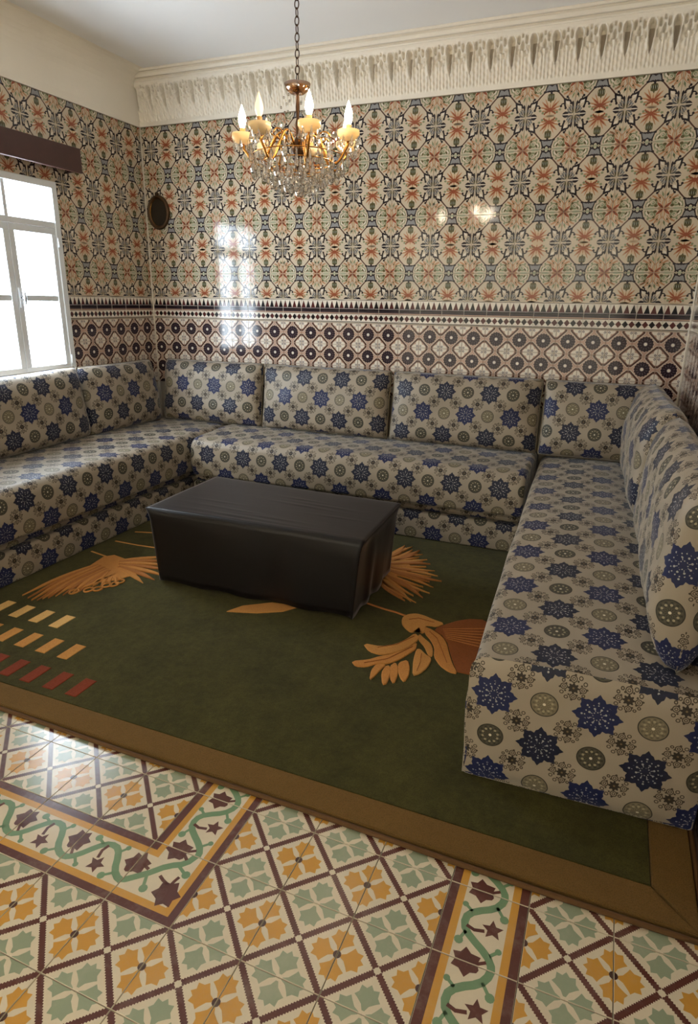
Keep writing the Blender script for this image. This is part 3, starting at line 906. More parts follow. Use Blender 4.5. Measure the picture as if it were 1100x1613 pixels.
# ------------------------------------------------------------------ rug
RX0, RX1, RY0, RY1, RT = -2.60, 1.204, .455, 3.40, .017
rug = empty('rug', (-.7, 1.9, 0)); tag(rug, 'dark green rug with brown border and tan flower motifs', 'rug')
def slab_loop(bm, outer, z0, z1, r=.006):
    """closed outline extruded with a rounded upper edge"""
    n = len(outer)
    cx = sum(p[0] for p in outer) / n; cy = sum(p[1] for p in outer) / n
    def off(p, i, d):
        a, b = outer[i - 1], outer[(i + 1) % n]
        tx, ty = b[0] - a[0], b[1] - a[1]; L = math.hypot(tx, ty) or 1
        return (p[0] - ty / L * d, p[1] + tx / L * d)
    rings = []
    for d, z in ((0, z0), (0, z1 - r), (r * .3, z1 - r * .3), (r, z1)):
        rings.append([bm.verts.new(off(p, i, d) + (z,)) for i, p in enumerate(outer)])
    for A, B in zip(rings, rings[1:]):
        for i in range(n): bm.faces.new((A[i], A[(i + 1) % n], B[(i + 1) % n], B[i]))
    return rings
def ccw(p): return p if area(p) > 0 else p[::-1]
bw = .118
# field
bm = bmesh.new(); add_box(bm, RX0 + bw, RX1 - bw, RY0 + bw, RY1 - bw, 0.001, RT, .003, 2)
P(bm_obj('field', bm, M_RUG, rug), rug)
# border as four mitred bands, with a rolled hem along the edge
def band(p):
    bm = bmesh.new(); n = len(p)
    q = ccw(p)
    A = [bm.verts.new((a, b, .001)) for a, b in q]; B = [bm.verts.new((a, b, RT + .002)) for a, b in q]
    for k in range(n): bm.faces.new((A[k], A[(k + 1) % n], B[(k + 1) % n], B[k]))
    bm.faces.new(B); bm.faces.new(A[::-1])
    bmesh.ops.bevel(bm, geom=list({e for v in B for e in v.link_edges if e.other_vert(v) in B}), offset=.003, segments=2, affect='EDGES')
    return P(bm_obj('border_band', bm, M_RUGB, rug), rug)
i0, i1, j0, j1 = RX0 + bw, RX1 - bw, RY0 + bw, RY1 - bw
g = .0015; h0 = .012
ox0, ox1, oy0, oy1 = RX0 + h0, RX1 - h0, RY0 + h0, RY1 - h0
band([(ox0, oy0), (ox1, oy0), (i1 - g, j0 - g), (i0 + g, j0 - g)])
band([(ox0, oy1), (ox1, oy1), (i1 - g, j1 + g), (i0 + g, j1 + g)])
band([(ox0, oy0), (i0 - g, j0 + g), (i0 - g, j1 - g), (ox0, oy1)])
band([(ox1, oy0), (i1 + g, j0 + g), (i1 + g, j1 - g), (ox1, oy1)])
def edge_pts():
    pts = []
    for k in range(60): pts.append((RX0 + (RX1 - RX0) * k / 60, RY0))
    for k in range(40): pts.append((RX1, RY0 + (RY1 - RY0) * k / 40))
    for k in range(60): pts.append((RX1 - (RX1 - RX0) * k / 60, RY1))
    for k in range(40): pts.append((RX0, RY1 - (RY1 - RY0) * k / 40))
    return [(a + .002 * math.sin(a * 9), b + .003 * math.sin(a * 5 + 1), .008) for a, b in pts]
bm = bmesh.new(); add_tube(bm, edge_pts(), .0075, 8, closed=True)
P(bm_obj('hem', bm, simple('rug_hem', (92, 62, 28), .9, .2, 40), rug, True), rug)

def motif(name, poly, mat, h=.005, z=RT, parent=rug, grow=0):
    q = ccw(poly)
    if grow:                                   # soften drawn petals
        c_ = []
        for i in range(len(q)):
            a, b = q[i], q[(i + 1) % len(q)]
            c_ += [(a[0] * .8 + b[0] * .2, a[1] * .8 + b[1] * .2), (a[0] * .2 + b[0] * .8, a[1] * .2 + b[1] * .8)]
        q = c_
    bm = bmesh.new(); n = len(q)
    def inset(d):
        out = []
        for i in range(n):
            a, p, b = Vector(q[i - 1]), Vector(q[i]), Vector(q[(i + 1) % n])
            e1, e2 = (p - a).normalized(), (b - p).normalized()
            nn = Vector((-e1.y, e1.x)) + Vector((-e2.y, e2.x))
            nn = nn.normalized() if nn.length > 1e-6 else Vector((-e1.y, e1.x))
            out.append((p.x + nn.x * d, p.y + nn.y * d))
        return out
    rings = [[bm.verts.new((a, b, zz)) for a, b in inset(d)] for d, zz in ((-grow, z - .004), (-grow, z + h * .5), (.003 - grow, z + h))]
    for A, B in zip(rings, rings[1:]):
        for i in range(n): bm.faces.new((A[i], A[(i + 1) % n], B[(i + 1) % n], B[i]))
    bm.faces.new(rings[-1])
    bmesh.ops.triangulate(bm, faces=[f for f in bm.faces if len(f.verts) > 4])
    me = bpy.data.meshes.new(name); bm.to_mesh(me); bm.free()
    return P(mesh_obj(name, me, parent, mat), rug)
def strand(x0, y0, x1, y1, w, bend=.0, n=7):
    dx, dy = x1 - x0, y1 - y0; L = math.hypot(dx, dy); nx, ny = -dy / L, dx / L
    Lf, Rt = [], []
    for i in range(n + 1):
        t = i / n; b = bend * math.sin(PI * t) * L
        ww = w / 2 * (.55 + .45 * math.sin(PI * min(1, t * 1.2))) * (1 if t < .8 else max(.08, (1 - t) / .2))
        Lf.append((x0 + dx * t + nx * (b + ww), y0 + dy * t + ny * (b + ww))); Rt.append((x0 + dx * t + nx * (b - ww), y0 + dy * t + ny * (b - ww)))
    return Rt + Lf[::-1]
LILY = {
'flower_head':[(0.054, 1.68), (0.048, 1.718), (0.063, 1.753), (0.095, 1.774), (0.134, 1.77), (0.191, 1.747), (0.243, 1.733), (0.218, 1.691), (0.187, 1.691), (0.166, 1.681), (0.178, 1.616), (0.169, 1.605), (0.144, 1.652), (0.138, 1.61), (0.125, 1.592), (0.093, 1.617), (0.069, 1.645)],
'petal1':[(0.144, 1.588), (0.124, 1.517), (0.095, 1.462), (0.04, 1.415), (-0.038, 1.41), (0.01, 1.361), (0.061, 1.356), (0.106, 1.392), (0.145, 1.449), (0.169, 1.525), (0.17, 1.562)],
'petal2':[(0.175, 1.513), (0.15, 1.436), (0.102, 1.37), (0.066, 1.341), (0.028, 1.292), (-0.03, 1.256), (-0.003, 1.231), (0.035, 1.242), (0.069, 1.286), (0.11, 1.298), (0.147, 1.355), (0.171, 1.421), (0.184, 1.46)],
'petal3':[(0.072, 1.277), (0.069, 1.226), (0.086, 1.159), (0.091, 1.195), (0.098, 1.254), (0.107, 1.289)],
'petal4':[(0.112, 1.278), (0.113, 1.225), (0.144, 1.15), (0.153, 1.164), (0.143, 1.238), (0.124, 1.286)],
'petal5':[(0.129, 1.288), (0.158, 1.205), (0.18, 1.171), (0.174, 1.231), (0.16, 1.286), (0.139, 1.319)],
'petal6':[(0.154, 1.325), (0.169, 1.27), (0.196, 1.221), (0.215, 1.201), (0.216, 1.25), (0.204, 1.305), (0.18, 1.358)],
'petal7':[(0.192, 1.458), (0.205, 1.369), (0.235, 1.258), (0.252, 1.281), (0.269, 1.334), (0.27, 1.409), (0.236, 1.432), (0.204, 1.464)],
'petal8':[(0.164, 1.59), (0.194, 1.56), (0.232, 1.528), (0.255, 1.48), (0.265, 1.428), (0.252, 1.434), (0.217, 1.498), (0.175, 1.545)],
'petal9':[(0.168, 1.663), (0.204, 1.653), (0.263, 1.609), (0.297, 1.557), (0.327, 1.478), (0.363, 1.396), (0.395, 1.343), (0.363, 1.344), (0.317, 1.376), (0.277, 1.434), (0.261, 1.506), (0.228, 1.563), (0.189, 1.608)],
}
for k, v in LILY.items():
    motif('petal' if k.startswith('petal') else k, v, (M_TAN, M_TAN, M_OCHRE)[len(v) % 3], .006, grow=.0035)
motif('plume', [(0.22, 1.682), (0.254, 1.738), (0.291, 1.788), (0.343, 1.832), (0.40, 1.85), (0.56, 1.75), (0.60, 1.45), (0.50, 1.36), (0.394, 1.357), (0.371, 1.399), (0.334, 1.481), (0.299, 1.57), (0.263, 1.621), (0.218, 1.656)], M_RUST, .003)
for k in range(7):
    a = -.12 + k * .13
    motif('plume_strand', strand(.25 + .006 * k, 1.68 - .013 * k, .25 + .30 * math.cos(a - .5) + .02, 1.68 + .30 * math.sin(.5 - a) - .05, .010), M_TAN2, .005)
def ribbon(pts, w):
    Lp, Rp = [], []
    for i, p in enumerate(pts):
        a, b = pts[max(0, i - 1)], pts[min(len(pts) - 1, i + 1)]
        L = math.hypot(b[0] - a[0], b[1] - a[1]); nx, ny = -(b[1] - a[1]) / L * w / 2, (b[0] - a[0]) / L * w / 2
        Lp.append((p[0] + nx, p[1] + ny)); Rp.append((p[0] - nx, p[1] - ny))
    return Rp + Lp[::-1]
motif('stem', ribbon([(-.40, 1.83), (-.174, 1.789), (-.063, 1.762), (-.001, 1.753), (.056, 1.736)], .012), M_TAN2)
for pts in ([(.15, 1.56), (.10, 1.46), (.03, 1.40)], [(.17, 1.47), (.10, 1.33), (.02, 1.26)], [(.20, 1.63), (.25, 1.58), (.29, 1.50), (.34, 1.40)], [(.08, 1.70), (.12, 1.73), (.20, 1.72)], [(.22, 1.43), (.235, 1.36), (.24, 1.29)]):
    motif('vein', ribbon(pts, .0045), M_RUST, .0085)
# fan of wheat behind the table
tips = [(-0.229, 2.618), (-0.179, 2.613), (-0.119, 2.573), (-0.086, 2.522), (-0.039, 2.454), (-0.005, 2.397), (0.044, 2.313), (0.077, 2.25), (0.114, 2.191), (0.093, 2.099), (0.094, 2.021), (0.076, 1.956), (0.06, 1.889), (0.032, 1.89), (0.002, 1.886)]
motif('wheat_heart', [(-.40, 2.14), (-.28, 2.10), (-.16, 2.12), (-.10, 2.20), (-.10, 2.32), (-.16, 2.42), (-.28, 2.46), (-.40, 2.40)], M_TAN, .004)
for k, (tx, ty) in enumerate(tips):
    sx, sy = -.27 + .02 * (k % 3), 2.40 - .022 * k
    motif('wheat_strand', strand(sx, sy, tx, ty, .034, .06 * (1 if k % 2 else -.5)), (M_TAN, M_OCHRE, M_TAN2)[k % 3], .006 + .0012 * (k % 3))
    if k < len(tips) - 1:
        mx_, my_ = (tx + tips[k + 1][0]) / 2, (ty + tips[k + 1][1]) / 2
        motif('wheat_strand', strand(sx + .02, sy - .011, sx + (mx_ - sx) * .86, sy + (my_ - sy) * .86, .026, -.04), (M_TAN2, M_TAN)[k % 2], .009)
# tasselled sheaf on the left
motif('sheaf_heart', [(-1.761, 1.596), (-1.783, 1.72), (-1.744, 1.768), (-1.628, 1.744), (-1.541, 1.695), (-1.441, 1.6), (-1.482, 1.516), (-1.529, 1.444), (-1.59, 1.429), (-1.678, 1.494)], M_TAN, .004)
for k, (tx, ty) in enumerate([(-1.788, 1.159), (-1.738, 1.147), (-1.701, 1.136), (-1.676, 1.147), (-1.663, 1.169), (-1.646, 1.188), (-1.629, 1.218), (-1.604, 1.241), (-1.578, 1.276), (-1.56, 1.307)]):
    motif('sheaf_strand', strand(-1.735 + .014 * k, 1.62 - .004 * k, tx, ty, .03, -.05), (M_TAN, M_TAN2)[k % 2], .006 + .001 * (k % 3))
for k, (tx, ty) in enumerate([(-1.464, 1.833), (-1.429, 1.789), (-1.395, 1.746), (-1.363, 1.704), (-1.341, 1.645), (-1.363, 1.595), (-1.387, 1.55)]):
    dx, dy = (tx + 1.60), (ty - 1.66)
    motif('sheaf_strand', strand(-1.66 + .012 * k, 1.71 - .014 * k, tx + dx * .25, ty + dy * .25, .034, .04), (M_TAN, M_TAN2)[k % 2], .006 + .001 * (k % 3))
for k, (cx, cy) in enumerate([(-1.533, 1.343), (-1.498, 1.371), (-1.487, 1.425), (-1.46, 1.449), (-1.457, 1.488), (-1.585, 1.296)]):
    bm = bmesh.new(); add_tube(bm, [(cx + .020 * math.cos(t), cy + .026 * math.sin(t), RT + .003) for t in [2 * PI * i / 14 for i in range(14)]], .005, 6, closed=True)
    P(bm_obj('loop', bm, M_TAN, rug, True), rug)
    motif('sheaf_strand', strand(-1.60 + .012 * k, 1.56, cx, cy + .015, .022), M_TAN, .008)
for nm, L_ in (('a', [(-1.90, 1.95), (-1.736, 1.951), (-1.45, 1.972)]), ('b', [(-1.90, 2.13), (-1.736, 2.179), (-1.5, 2.22)]), ('c', [(-1.91, 1.76), (-1.774, 1.733)])):
    motif('stem', ribbon(L_, .012), M_OCHRE, .003)
motif('leaf', [(-.755, 1.426), (-.717, 1.509), (-.60, 1.60), (-.45, 1.62), (-.507, 1.536), (-.614, 1.472)], M_OCHRE)
for row, (yy, xs, mt) in enumerate([(.98, [-1.677 - .127, -1.677, -1.55, -1.425], M_STRAW), (.795, [-1.548 - .123, -1.548, -1.427, -1.305, -1.183], M_OCHRE), (.610, [-1.30 - .115, -1.30, -1.187, -1.067, -.951], M_BRICK)]):
    for xq in xs:
        motif('woven_bar', [(xq, yy), (xq + .054, yy), (xq + .052, yy + .113), (xq - .002, yy + .113)], mt, .003)

# ------------------------------------------------------------------ upholstery
def block(name, L, prof, parent, mat, ends=(.03, .03), top=None, seed=0, uo=(0, 0), amp=.004, nx=None, capname=None, bulge=.0):
    """closed profile [(y,z)] swept along local X with soft ends; UV = metres along the cloth"""
    n = len(prof)
    cy = (min(p[0] for p in prof) + max(p[0] for p in prof)) / 2; cz = (min(p[1] for p in prof) + max(p[1] for p in prof)) / 2
    hy = max(p[0] for p in prof) - cy; hz = max(p[1] for p in prof) - cz
    st = []
    for r, rev in ((ends[0], False), (ends[1], True)):
        q = [(0, r)] if r < .002 else [(r * (1 - math.cos(k * PI / 2 / 5)), r * (1 - math.sin(k * PI / 2 / 5))) for k in range(5)]
        st += [(L - a, b) for a, b in q[::-1]] if rev else q
        if not rev:
            m = nx or max(4, int(L / .07))
            st += [(ends[0] + (L - ends[0] - ends[1]) * k / m, 0) for k in range(m + 1)]
    bm = bmesh.new(); uvl = bm.loops.layers.uv.new('UVMap')
    arc = [0]
    for k in range(n): arc.append(arc[-1] + math.hypot(prof[(k + 1) % n][0] - prof[k][0], prof[(k + 1) % n][1] - prof[k][1]))
    rings = []
    for x, ins in st:
        ring = []
        for (y, z) in prof:
            yy = cy + (y - cy) * (1 - ins / hy); zz = cz + (z - cz) * (1 - ins / hz)
            w = max(0, (z - cz) / hz)
            if top: zz += top(x, y) * w
            zz += amp * rnd_noise(x * .6, y * .9, seed) * w
            yy += amp * .8 * rnd_noise(x * .7, z * 1.3, seed + 3) * (1 if y < cy else 0)
            ring.append(bm.verts.new((x, yy, zz)))
        rings.append(ring)
    for i in range(len(rings) - 1):
        for k in range(n):
            f = bm.faces.new((rings[i][k], rings[i + 1][k], rings[i + 1][(k + 1) % n], rings[i][(k + 1) % n]))
            f.smooth = True
            for lp, (xx, aa) in zip(f.loops, ((st[i][0], arc[k]), (st[i + 1][0], arc[k]), (st[i + 1][0], arc[k + 1]), (st[i][0], arc[k + 1]))):
                lp[uvl].uv = (xx + uo[0], aa + uo[1])
    for ring, rev in ((rings[0], False), (rings[-1], True)):
        f = bm.faces.new(ring[::-1] if not rev else ring)
        for lp in f.loops: lp[uvl].uv = (lp.vert.co.y + uo[1], lp.vert.co.z + uo[0])
    bmesh.ops.recalc_face_normals(bm, faces=bm.faces)
    me = bpy.data.meshes.new(name); bm.to_mesh(me); bm.free()
    return mesh_obj(name, me, parent, mat)

def profile(D, z0, z1, rf=.09, rb=.03, rbot=.03, crown=.0, over=0.0, n=6):
    """front is -Y; starts at the front bottom and runs up the front, over the top, down the back"""
    P_ = []
    yf = -D - over
    def arc_(cx, cz, r, a0, a1, m=n):
        for k in range(m + 1):
            t = a0 + (a1 - a0) * k / m; P_.append((cx + r * math.cos(t), cz + r * math.sin(t)))
    arc_(yf + rbot, z0 + rbot, rbot, -PI / 2, -PI)
    for k in range(1, 5): P_.append((yf - .008 * math.sin(PI * k / 5), z0 + rbot + (z1 - rf - z0 - rbot) * k / 5))
    arc_(yf + rf, z1 - rf, rf, PI, PI / 2, 8)
    for k in range(1, 10):
        t = k / 10; P_.append((yf + rf + (-rb - yf - rf) * t, z1 + crown * math.sin(PI * t)))
    arc_(-rb, z1 - rb, rb, PI / 2, 0)
    arc_(-rbot, z0 + rbot, rbot, 0, -PI / 2)
    for k in range(1, 6): P_.append((-rbot + (yf + 2 * rbot) * k / 6, z0))
    q = [P_[0]]
    for p in P_[1:]:
        if math.hypot(p[0] - q[-1][0], p[1] - q[-1][1]) > 1e-4: q.append(p)
    return q

RZ = RT + .003      # sofas stand on the rug
# left: local X runs along world +Y, front faces +X
sofa_l = empty('sofa', (XL + .012, .30, RZ), (0, 0, PI / 2))
tag(sofa_l, 'long starred velvet banquette along the window wall', 'sofa', 'banquettes around the room')
block('base', 3.08, profile(.712, 0, .176, .022, .01, .01), sofa_l, M_FAB, (.01, .01), seed=1, uo=(.05, .02), amp=.003)
block('under_pad', 3.08, profile(.678, .178, .230, .016, .01, .014), sofa_l, M_FAB, (.012, .012), seed=31, uo=(.09, .06), amp=.004)
block('mattress', 3.08, profile(.715, .232, .505, .075, .03, .03, .012, .035), sofa_l, M_FAB, (.04, .04), seed=2, uo=(.03, .0), amp=.007)
# back: local X = world +X, front faces -Y
sofa_b = empty('sofa', (-1.895, YB - .012, RZ))
tag(sofa_b, 'starred velvet banquette along the back wall behind the black-covered table', 'sofa', 'banquettes around the room')
LB = .44 + 1.895
block('base', LB, profile(.660, 0, .176, .022, .01, .01), sofa_b, M_FAB, (.01, .01), seed=4, uo=(.02, .03), amp=.003)
block('under_pad', LB, profile(.630, .178, .230, .016, .01, .014), sofa_b, M_FAB, (.012, .012), seed=33, uo=(.04, .10), amp=.004)
block('mattress', LB, profile(.665, .232, .505, .08, .03, .03, .012, .035), sofa_b, M_FAB, (.05, .03), seed=5, uo=(.06, .035), amp=.007)
# right: local X runs towards the viewer, front faces -X, turned two degrees
RA = -PI / 2 + math.radians(1.9)
sofa_r = empty('sofa', (1.115, YB - .02, RZ), (0, 0, RA))
tag(sofa_r, 'starred velvet banquette along the right wall, its end panel nearest the viewer', 'sofa', 'banquettes around the room')
LR, DR = 2.63, .66
def rtop(x, y):
    t = max(0, min(1, (LR - x) / 1.3)); t = t * t * (3 - 2 * t)
    return -.075 * (1 - t)
block('mattress', LR - .012, profile(DR, 0, .487, .05, .03, .012, .02, .0), sofa_r, M_FAB, (.03, .004), top=rtop, seed=8, uo=(.02, .10), amp=.006)
def end_panel():
    bm = bmesh.new(); uvl = bm.loops.layers.uv.new('UVMap')
    ny, nz = 22, 14
    H = .424
    g_ = []
    for j in range(nz + 1):
        row = []
        for i in range(ny + 1):
            a, b = i / ny, j / nz
            y = -DR - .004 + (DR + .006) * a
            ed = min(a, 1 - a, b, 1 - b) * 8
            x = LR - .014 + .016 * math.sqrt(max(0, 1 - (1 - min(1, ed)) ** 2)) + .004 * rnd_noise(a * .9, b * .9, 2)
            z = .004 + H * b + .008 * math.sin(PI * a) * b
            # rounded upper corner follows the mattress edge
            rc = .05; cyy, czz = -DR - .004 + rc, .004 + H - rc
            if y < cyy and z > czz:
                m = max(cyy - y, z - czz); L_ = math.hypot(cyy - y, z - czz)
                if L_ > 1e-6: y, z = cyy - (cyy - y) * m / L_, czz + (z - czz) * m / L_
            row.append(bm.verts.new((x, y, z)))
        g_.append(row)
    for j in range(nz):
        for i in range(ny):
            f = bm.faces.new((g_[j][i], g_[j][i + 1], g_[j + 1][i + 1], g_[j + 1][i])); f.smooth = True
            for lp in f.loops: lp[uvl].uv = (lp.vert.co.y + .076, lp.vert.co.z + .044)
    bmesh.ops.recalc_face_normals(bm, faces=bm.faces)
    me = bpy.data.meshes.new('end_panel'); bm.to_mesh(me); bm.free()
    return mesh_obj('end_panel', me, sofa_r, M_FAB)
end_panel()

def pillow(W_, H_, T_, seed=0, uo=(0, 0), n1=4.0, n2=4.0, nx=34, nz=18, sag=.0):
    bm = bmesh.new(); uvl = bm.loops.layers.uv.new('UVMap')
    F, Bk = [], []
    def pr(a, n_=n1): return max(0, 1 - abs(a) ** n_) ** .45
    for j in range(nz + 1):
        f_, b_ = [], []
        v = -math.cos(PI * j / nz) * .6 + (2 * j / nz - 1) * .4
        for i in range(nx + 1):
            u = -math.cos(PI * i / nx) * .5 + (2 * i / nx - 1) * .5
            t = pr(u) * pr(v, n2)
            x = W_ / 2 * u * (1 - .018 * (1 - v * v)); z = H_ / 2 * v * (1 - .03 * (1 - u * u)) - sag * (1 - abs(u)) * max(0, v)
            # soft corners
            cr = (abs(u) ** 6) * (abs(v) ** 6)
            x *= 1 - .012 * cr; z *= 1 - .03 * cr
            w = .010 * rnd_noise(u * .9 * W_, v * .6, seed) * t
            y = T_ / 2 * t
            f_.append(bm.verts.new((x, -y - w, z)))
            b_.append(f_[-1] if (i in (0, nx) or j in (0, nz)) else bm.verts.new((x, y * .8 + w, z)))
        F.append(f_); Bk.append(b_)
    AU, AV = [0.0], [0.0]                      # cloth lengths along the middle row and column
    for i in range(nx): AU.append(AU[-1] + (F[nz // 2][i + 1].co - F[nz // 2][i].co).length)
    for j in range(nz): AV.append(AV[-1] + (F[j + 1][nx // 2].co - F[j][nx // 2].co).length)
    AU = [a_ - AU[nx // 2] for a_ in AU]; AV = [a_ - AV[nz // 2] for a_ in AV]
    for G_, rev in ((F, False), (Bk, True)):
        for j in range(nz):
            for i in range(nx):
                q = (G_[j][i], G_[j][i + 1], G_[j + 1][i + 1], G_[j + 1][i])
                f = bm.faces.new(q[::-1] if rev else q); f.smooth = True
                for lp, (ii, jj) in zip(f.loops, ((i, j + 1), (i + 1, j + 1), (i + 1, j), (i, j)) if rev else ((i, j), (i + 1, j), (i + 1, j + 1), (i, j + 1))):
                    lp[uvl].uv = (AU[ii] + uo[0], AV[jj] + uo[1])
    me = bpy.data.meshes.new('back_pillow'); bm.to_mesh(me); bm.free()
    return me
def seam_loop(W_, H_):
    pts = []
    for k in range(80):
        a = k / 80 * 4; s_ = int(a); t = (a - s_) * 2 - 1
        u, v = ((t, -1), (1, t), (-t, 1), (-1, -t))[s_]
        cr = (abs(u) ** 6) * (abs(v) ** 6)
        pts.append((W_ / 2 * u * (1 - .018 * (1 - v * v)) * (1 - .012 * cr), 0, H_ / 2 * v * (1 - .03 * (1 - u * u)) * (1 - .03 * cr)))
    return pts
M_PIPE = simple('pillow_piping', (120, 108, 88), .8)
def put_pillow(W_, H_, T_, loc, rz, tilt, label, group, seed, uo, yaw=0, roll=0, n1=4.0, n2=4.0):
    root = empty('back_pillow', loc, (-tilt, roll, rz + yaw)); tag(root, label, 'pillow', group)
    mesh_obj('cushion', pillow(W_, H_, T_, seed, uo, n1, n2), root, M_FAB)
    if n1 > 6: return root
    bm = bmesh.new(); add_tube(bm, seam_loop(W_, H_), .0045, 6, closed=True)
    bm_obj('piping', bm, M_PIPE, root, True)
    return root
GB = 'pillows along the back wall'
for k, (a, b, lab, sd, uo) in enumerate([
    (-2.505, -1.605, 'back pillow in the left corner of the back wall row', 1, (.0, .02)),
    (-1.60, -.590, 'second back pillow from the left on the back wall, behind the table', 2, (.055, .06)),
    (-.580, .432, 'third back pillow from the left on the back wall, next to the right corner one', 3, (.03, .095)),
    (.440, 1.10, 'rightmost back pillow on the back wall, partly behind the right wall pillow', 4, (.07, .01))]):
    put_pillow(b - a, .485, .20, ((a + b) / 2, YB - .135, RZ + .745), 0, .15, lab, GB, sd, uo)
GL = 'pillows along the window wall'
put_pillow(.765, .485, .21, (XL + .135, 2.835, RZ + .745), PI / 2, .14, 'window wall pillow nearest the back corner', GL, 11, (.04, .03))
put_pillow(1.02, .485, .22, (XL + .14, 1.935, RZ + .745), PI / 2, .14, 'window wall pillow right under the window, at the left edge', GL, 12, (.10, .07), 0, -.015)
GR = 'pillows along the right wall'
put_pillow(1.12, .53, .25, (1.062, 2.61, RZ + .752), -PI / 2, .06, 'far right wall pillow touching the back wall row', GR, 21, (.02, .05), math.radians(2.0), 0, 14, 2.6)
put_pillow(1.14, .56, .21, (1.103, 1.475, RZ + .715), -PI / 2, .05, 'near right wall pillow closest to the viewer', GR, 22, (.08, .02), math.radians(1.2), .02, 18, 2.6)

# ------------------------------------------------------------------ table under a dark cloth
tz = .425
TC = [(-1.335, 1.592), (-.118, 1.606), (-.140, 2.215), (-1.345, 2.262)]
tab = empty('coffee_table', (-.73, 1.92, RT + .002)); tag(tab, 'low rectangular table hidden under the dark satin cloth', 'table')
M_WOOD = simple('table_wood', (84, 54, 34), .45, .2, 12)
P(box_obj('table_top', (-1.29, -.17, 1.63, 2.19, tz - .045, tz - .012), M_WOOD, tab, .004), tab)
for (lx, ly) in ((-1.22, 1.64), (-.24, 1.64), (-1.22, 2.13), (-.24, 2.13)):
    P(box_obj('leg', (lx, lx + .05, ly, ly + .05, RT + .002, tz - .045), M_WOOD, tab, .004), tab)
def cloth():
    bm = bmesh.new()
    nu, nv = 60, 60
    def lerp(a, b, t): return a + (b - a) * t
    def top(s, t):
        a = (lerp(TC[0][0], TC[1][0], s), lerp(TC[0][1], TC[1][1], s)); b = (lerp(TC[3][0], TC[2][0], s), lerp(TC[3][1], TC[2][1], s))
        x, y = lerp(a[0], b[0], t), lerp(a[1], b[1], t)
        e = min(s, 1 - s, t, 1 - t)
        z = tz - .004 * math.exp(-e * 30)
        # drag wrinkles lying along the length
        def wr(s0, t0, ls, slope, amp, wd=.010):
            q = (t - t0 - slope * (s - s0)) / wd
            return amp * math.exp(-q * q) * math.exp(-((s - s0) / ls) ** 2)
        for (s0, t0, ls, sl, am) in ((.45, .10, .22, -.06, .004), (.38, .22, .16, -.10, .003), (.55, .17, .14, -.04, .003), (.62, .55, .13, -.12, .0035), (.70, .62, .12, -.08, .003), (.58, .70, .10, -.10, .0025), (.25, .35, .10, -.05, .002), (.80, .40, .10, .06, .002)):
            z += wr(s0, t0, ls, sl, am)
        z += .0035 * math.exp(-((t - .03) / .014) ** 2) * math.exp(-((s - .45) / .4) ** 2)
        z += .002 * rnd_noise(s * .8, t * .6, 4)
        return (x, y, z)
    G_ = [[bm.verts.new(top(i / nu, j / nv)) for i in range(nu + 1)] for j in range(nv + 1)]
    for j in range(nv):
        for i in range(nu): bm.faces.new((G_[j][i], G_[j][i + 1], G_[j + 1][i + 1], G_[j + 1][i]))
    loop = [G_[0][i] for i in range(nu)] + [G_[j][nu] for j in range(nv)] + [G_[nv][i] for i in range(nu, 0, -1)] + [G_[j][0] for j in range(nv, 0, -1)]
    cx, cy = -.73, 1.92
    nd = 12
    base = [v.co.copy() for v in loop]
    prev = [bm.verts.new(c_) for c_ in base]      # own hem line, so the table edge stays crisp
    BX0, BX1, BY0, BY1 = -1.262, -.165, 1.575, 2.165
    n = len(loop)
    per = 0
    for d in range(1, nd + 1):
        t = d / nd
        cur = []
        for k, p in enumerate(base):
            # hem rectangle below
            s = (p.x - TC[0][0]) / (TC[1][0] - TC[0][0]); tt = (p.y - 1.60) / .63
            bx = max(BX0, min(BX1, lerp(BX0, BX1, max(0, min(1, s))))); by = max(BY0, min(BY1, lerp(BY0, BY1, max(0, min(1, tt)))))
            if k < nu: by = BY0 + .02 * s
            elif k < nu + nv: bx = BX1
            elif k < 2 * nu + nv: by = BY1
            else: bx = BX0
            f = .35 * min(1, t * 8) + .65 * t            # comes in quickly under the edge and then hangs
            x = p.x + (bx - p.x) * f; y = p.y + (by - p.y) * f
            nx_, ny_ = (p.x - cx), (p.y - cy); L = math.hypot(nx_, ny_)
            fold = .0035 * math.sin(k * .33 + 1.2 * math.sin(k * .15)) * t + .002 * math.sin(k * .23 + t * 3)
            fold += .003 * math.exp(-((t - .18) / .1) ** 2) * math.sin(k * .13)
            x += nx_ / L * fold; y += ny_ / L * fold
            hem = RT + .006 + .006 * (1 + math.sin(k * .37)) + (.02 if nu + nv - 16 < k < nu + nv + 6 else 0)
            z = p.z + (hem - p.z) * t - .012 * math.sin(PI * t) * 0
            cur.append(bm.verts.new((x, y, z)))
        for k in range(n):
            bm.faces.new((prev[k], cur[k], cur[(k + 1) % n], prev[(k + 1) % n]))
        prev = cur
    me = bpy.data.meshes.new('tablecloth'); bm.to_mesh(me); bm.free()
    for p in me.polygons: p.use_smooth = True
    o = mesh_obj('tablecloth', me, None, M_SATIN)
    md = o.modifiers.new('thickness', 'SOLIDIFY'); md.thickness = .0025; md.offset = -1
    return o
tag(cloth(), 'plain black-brown satin cloth draped to the floor over the low table', 'tablecloth')

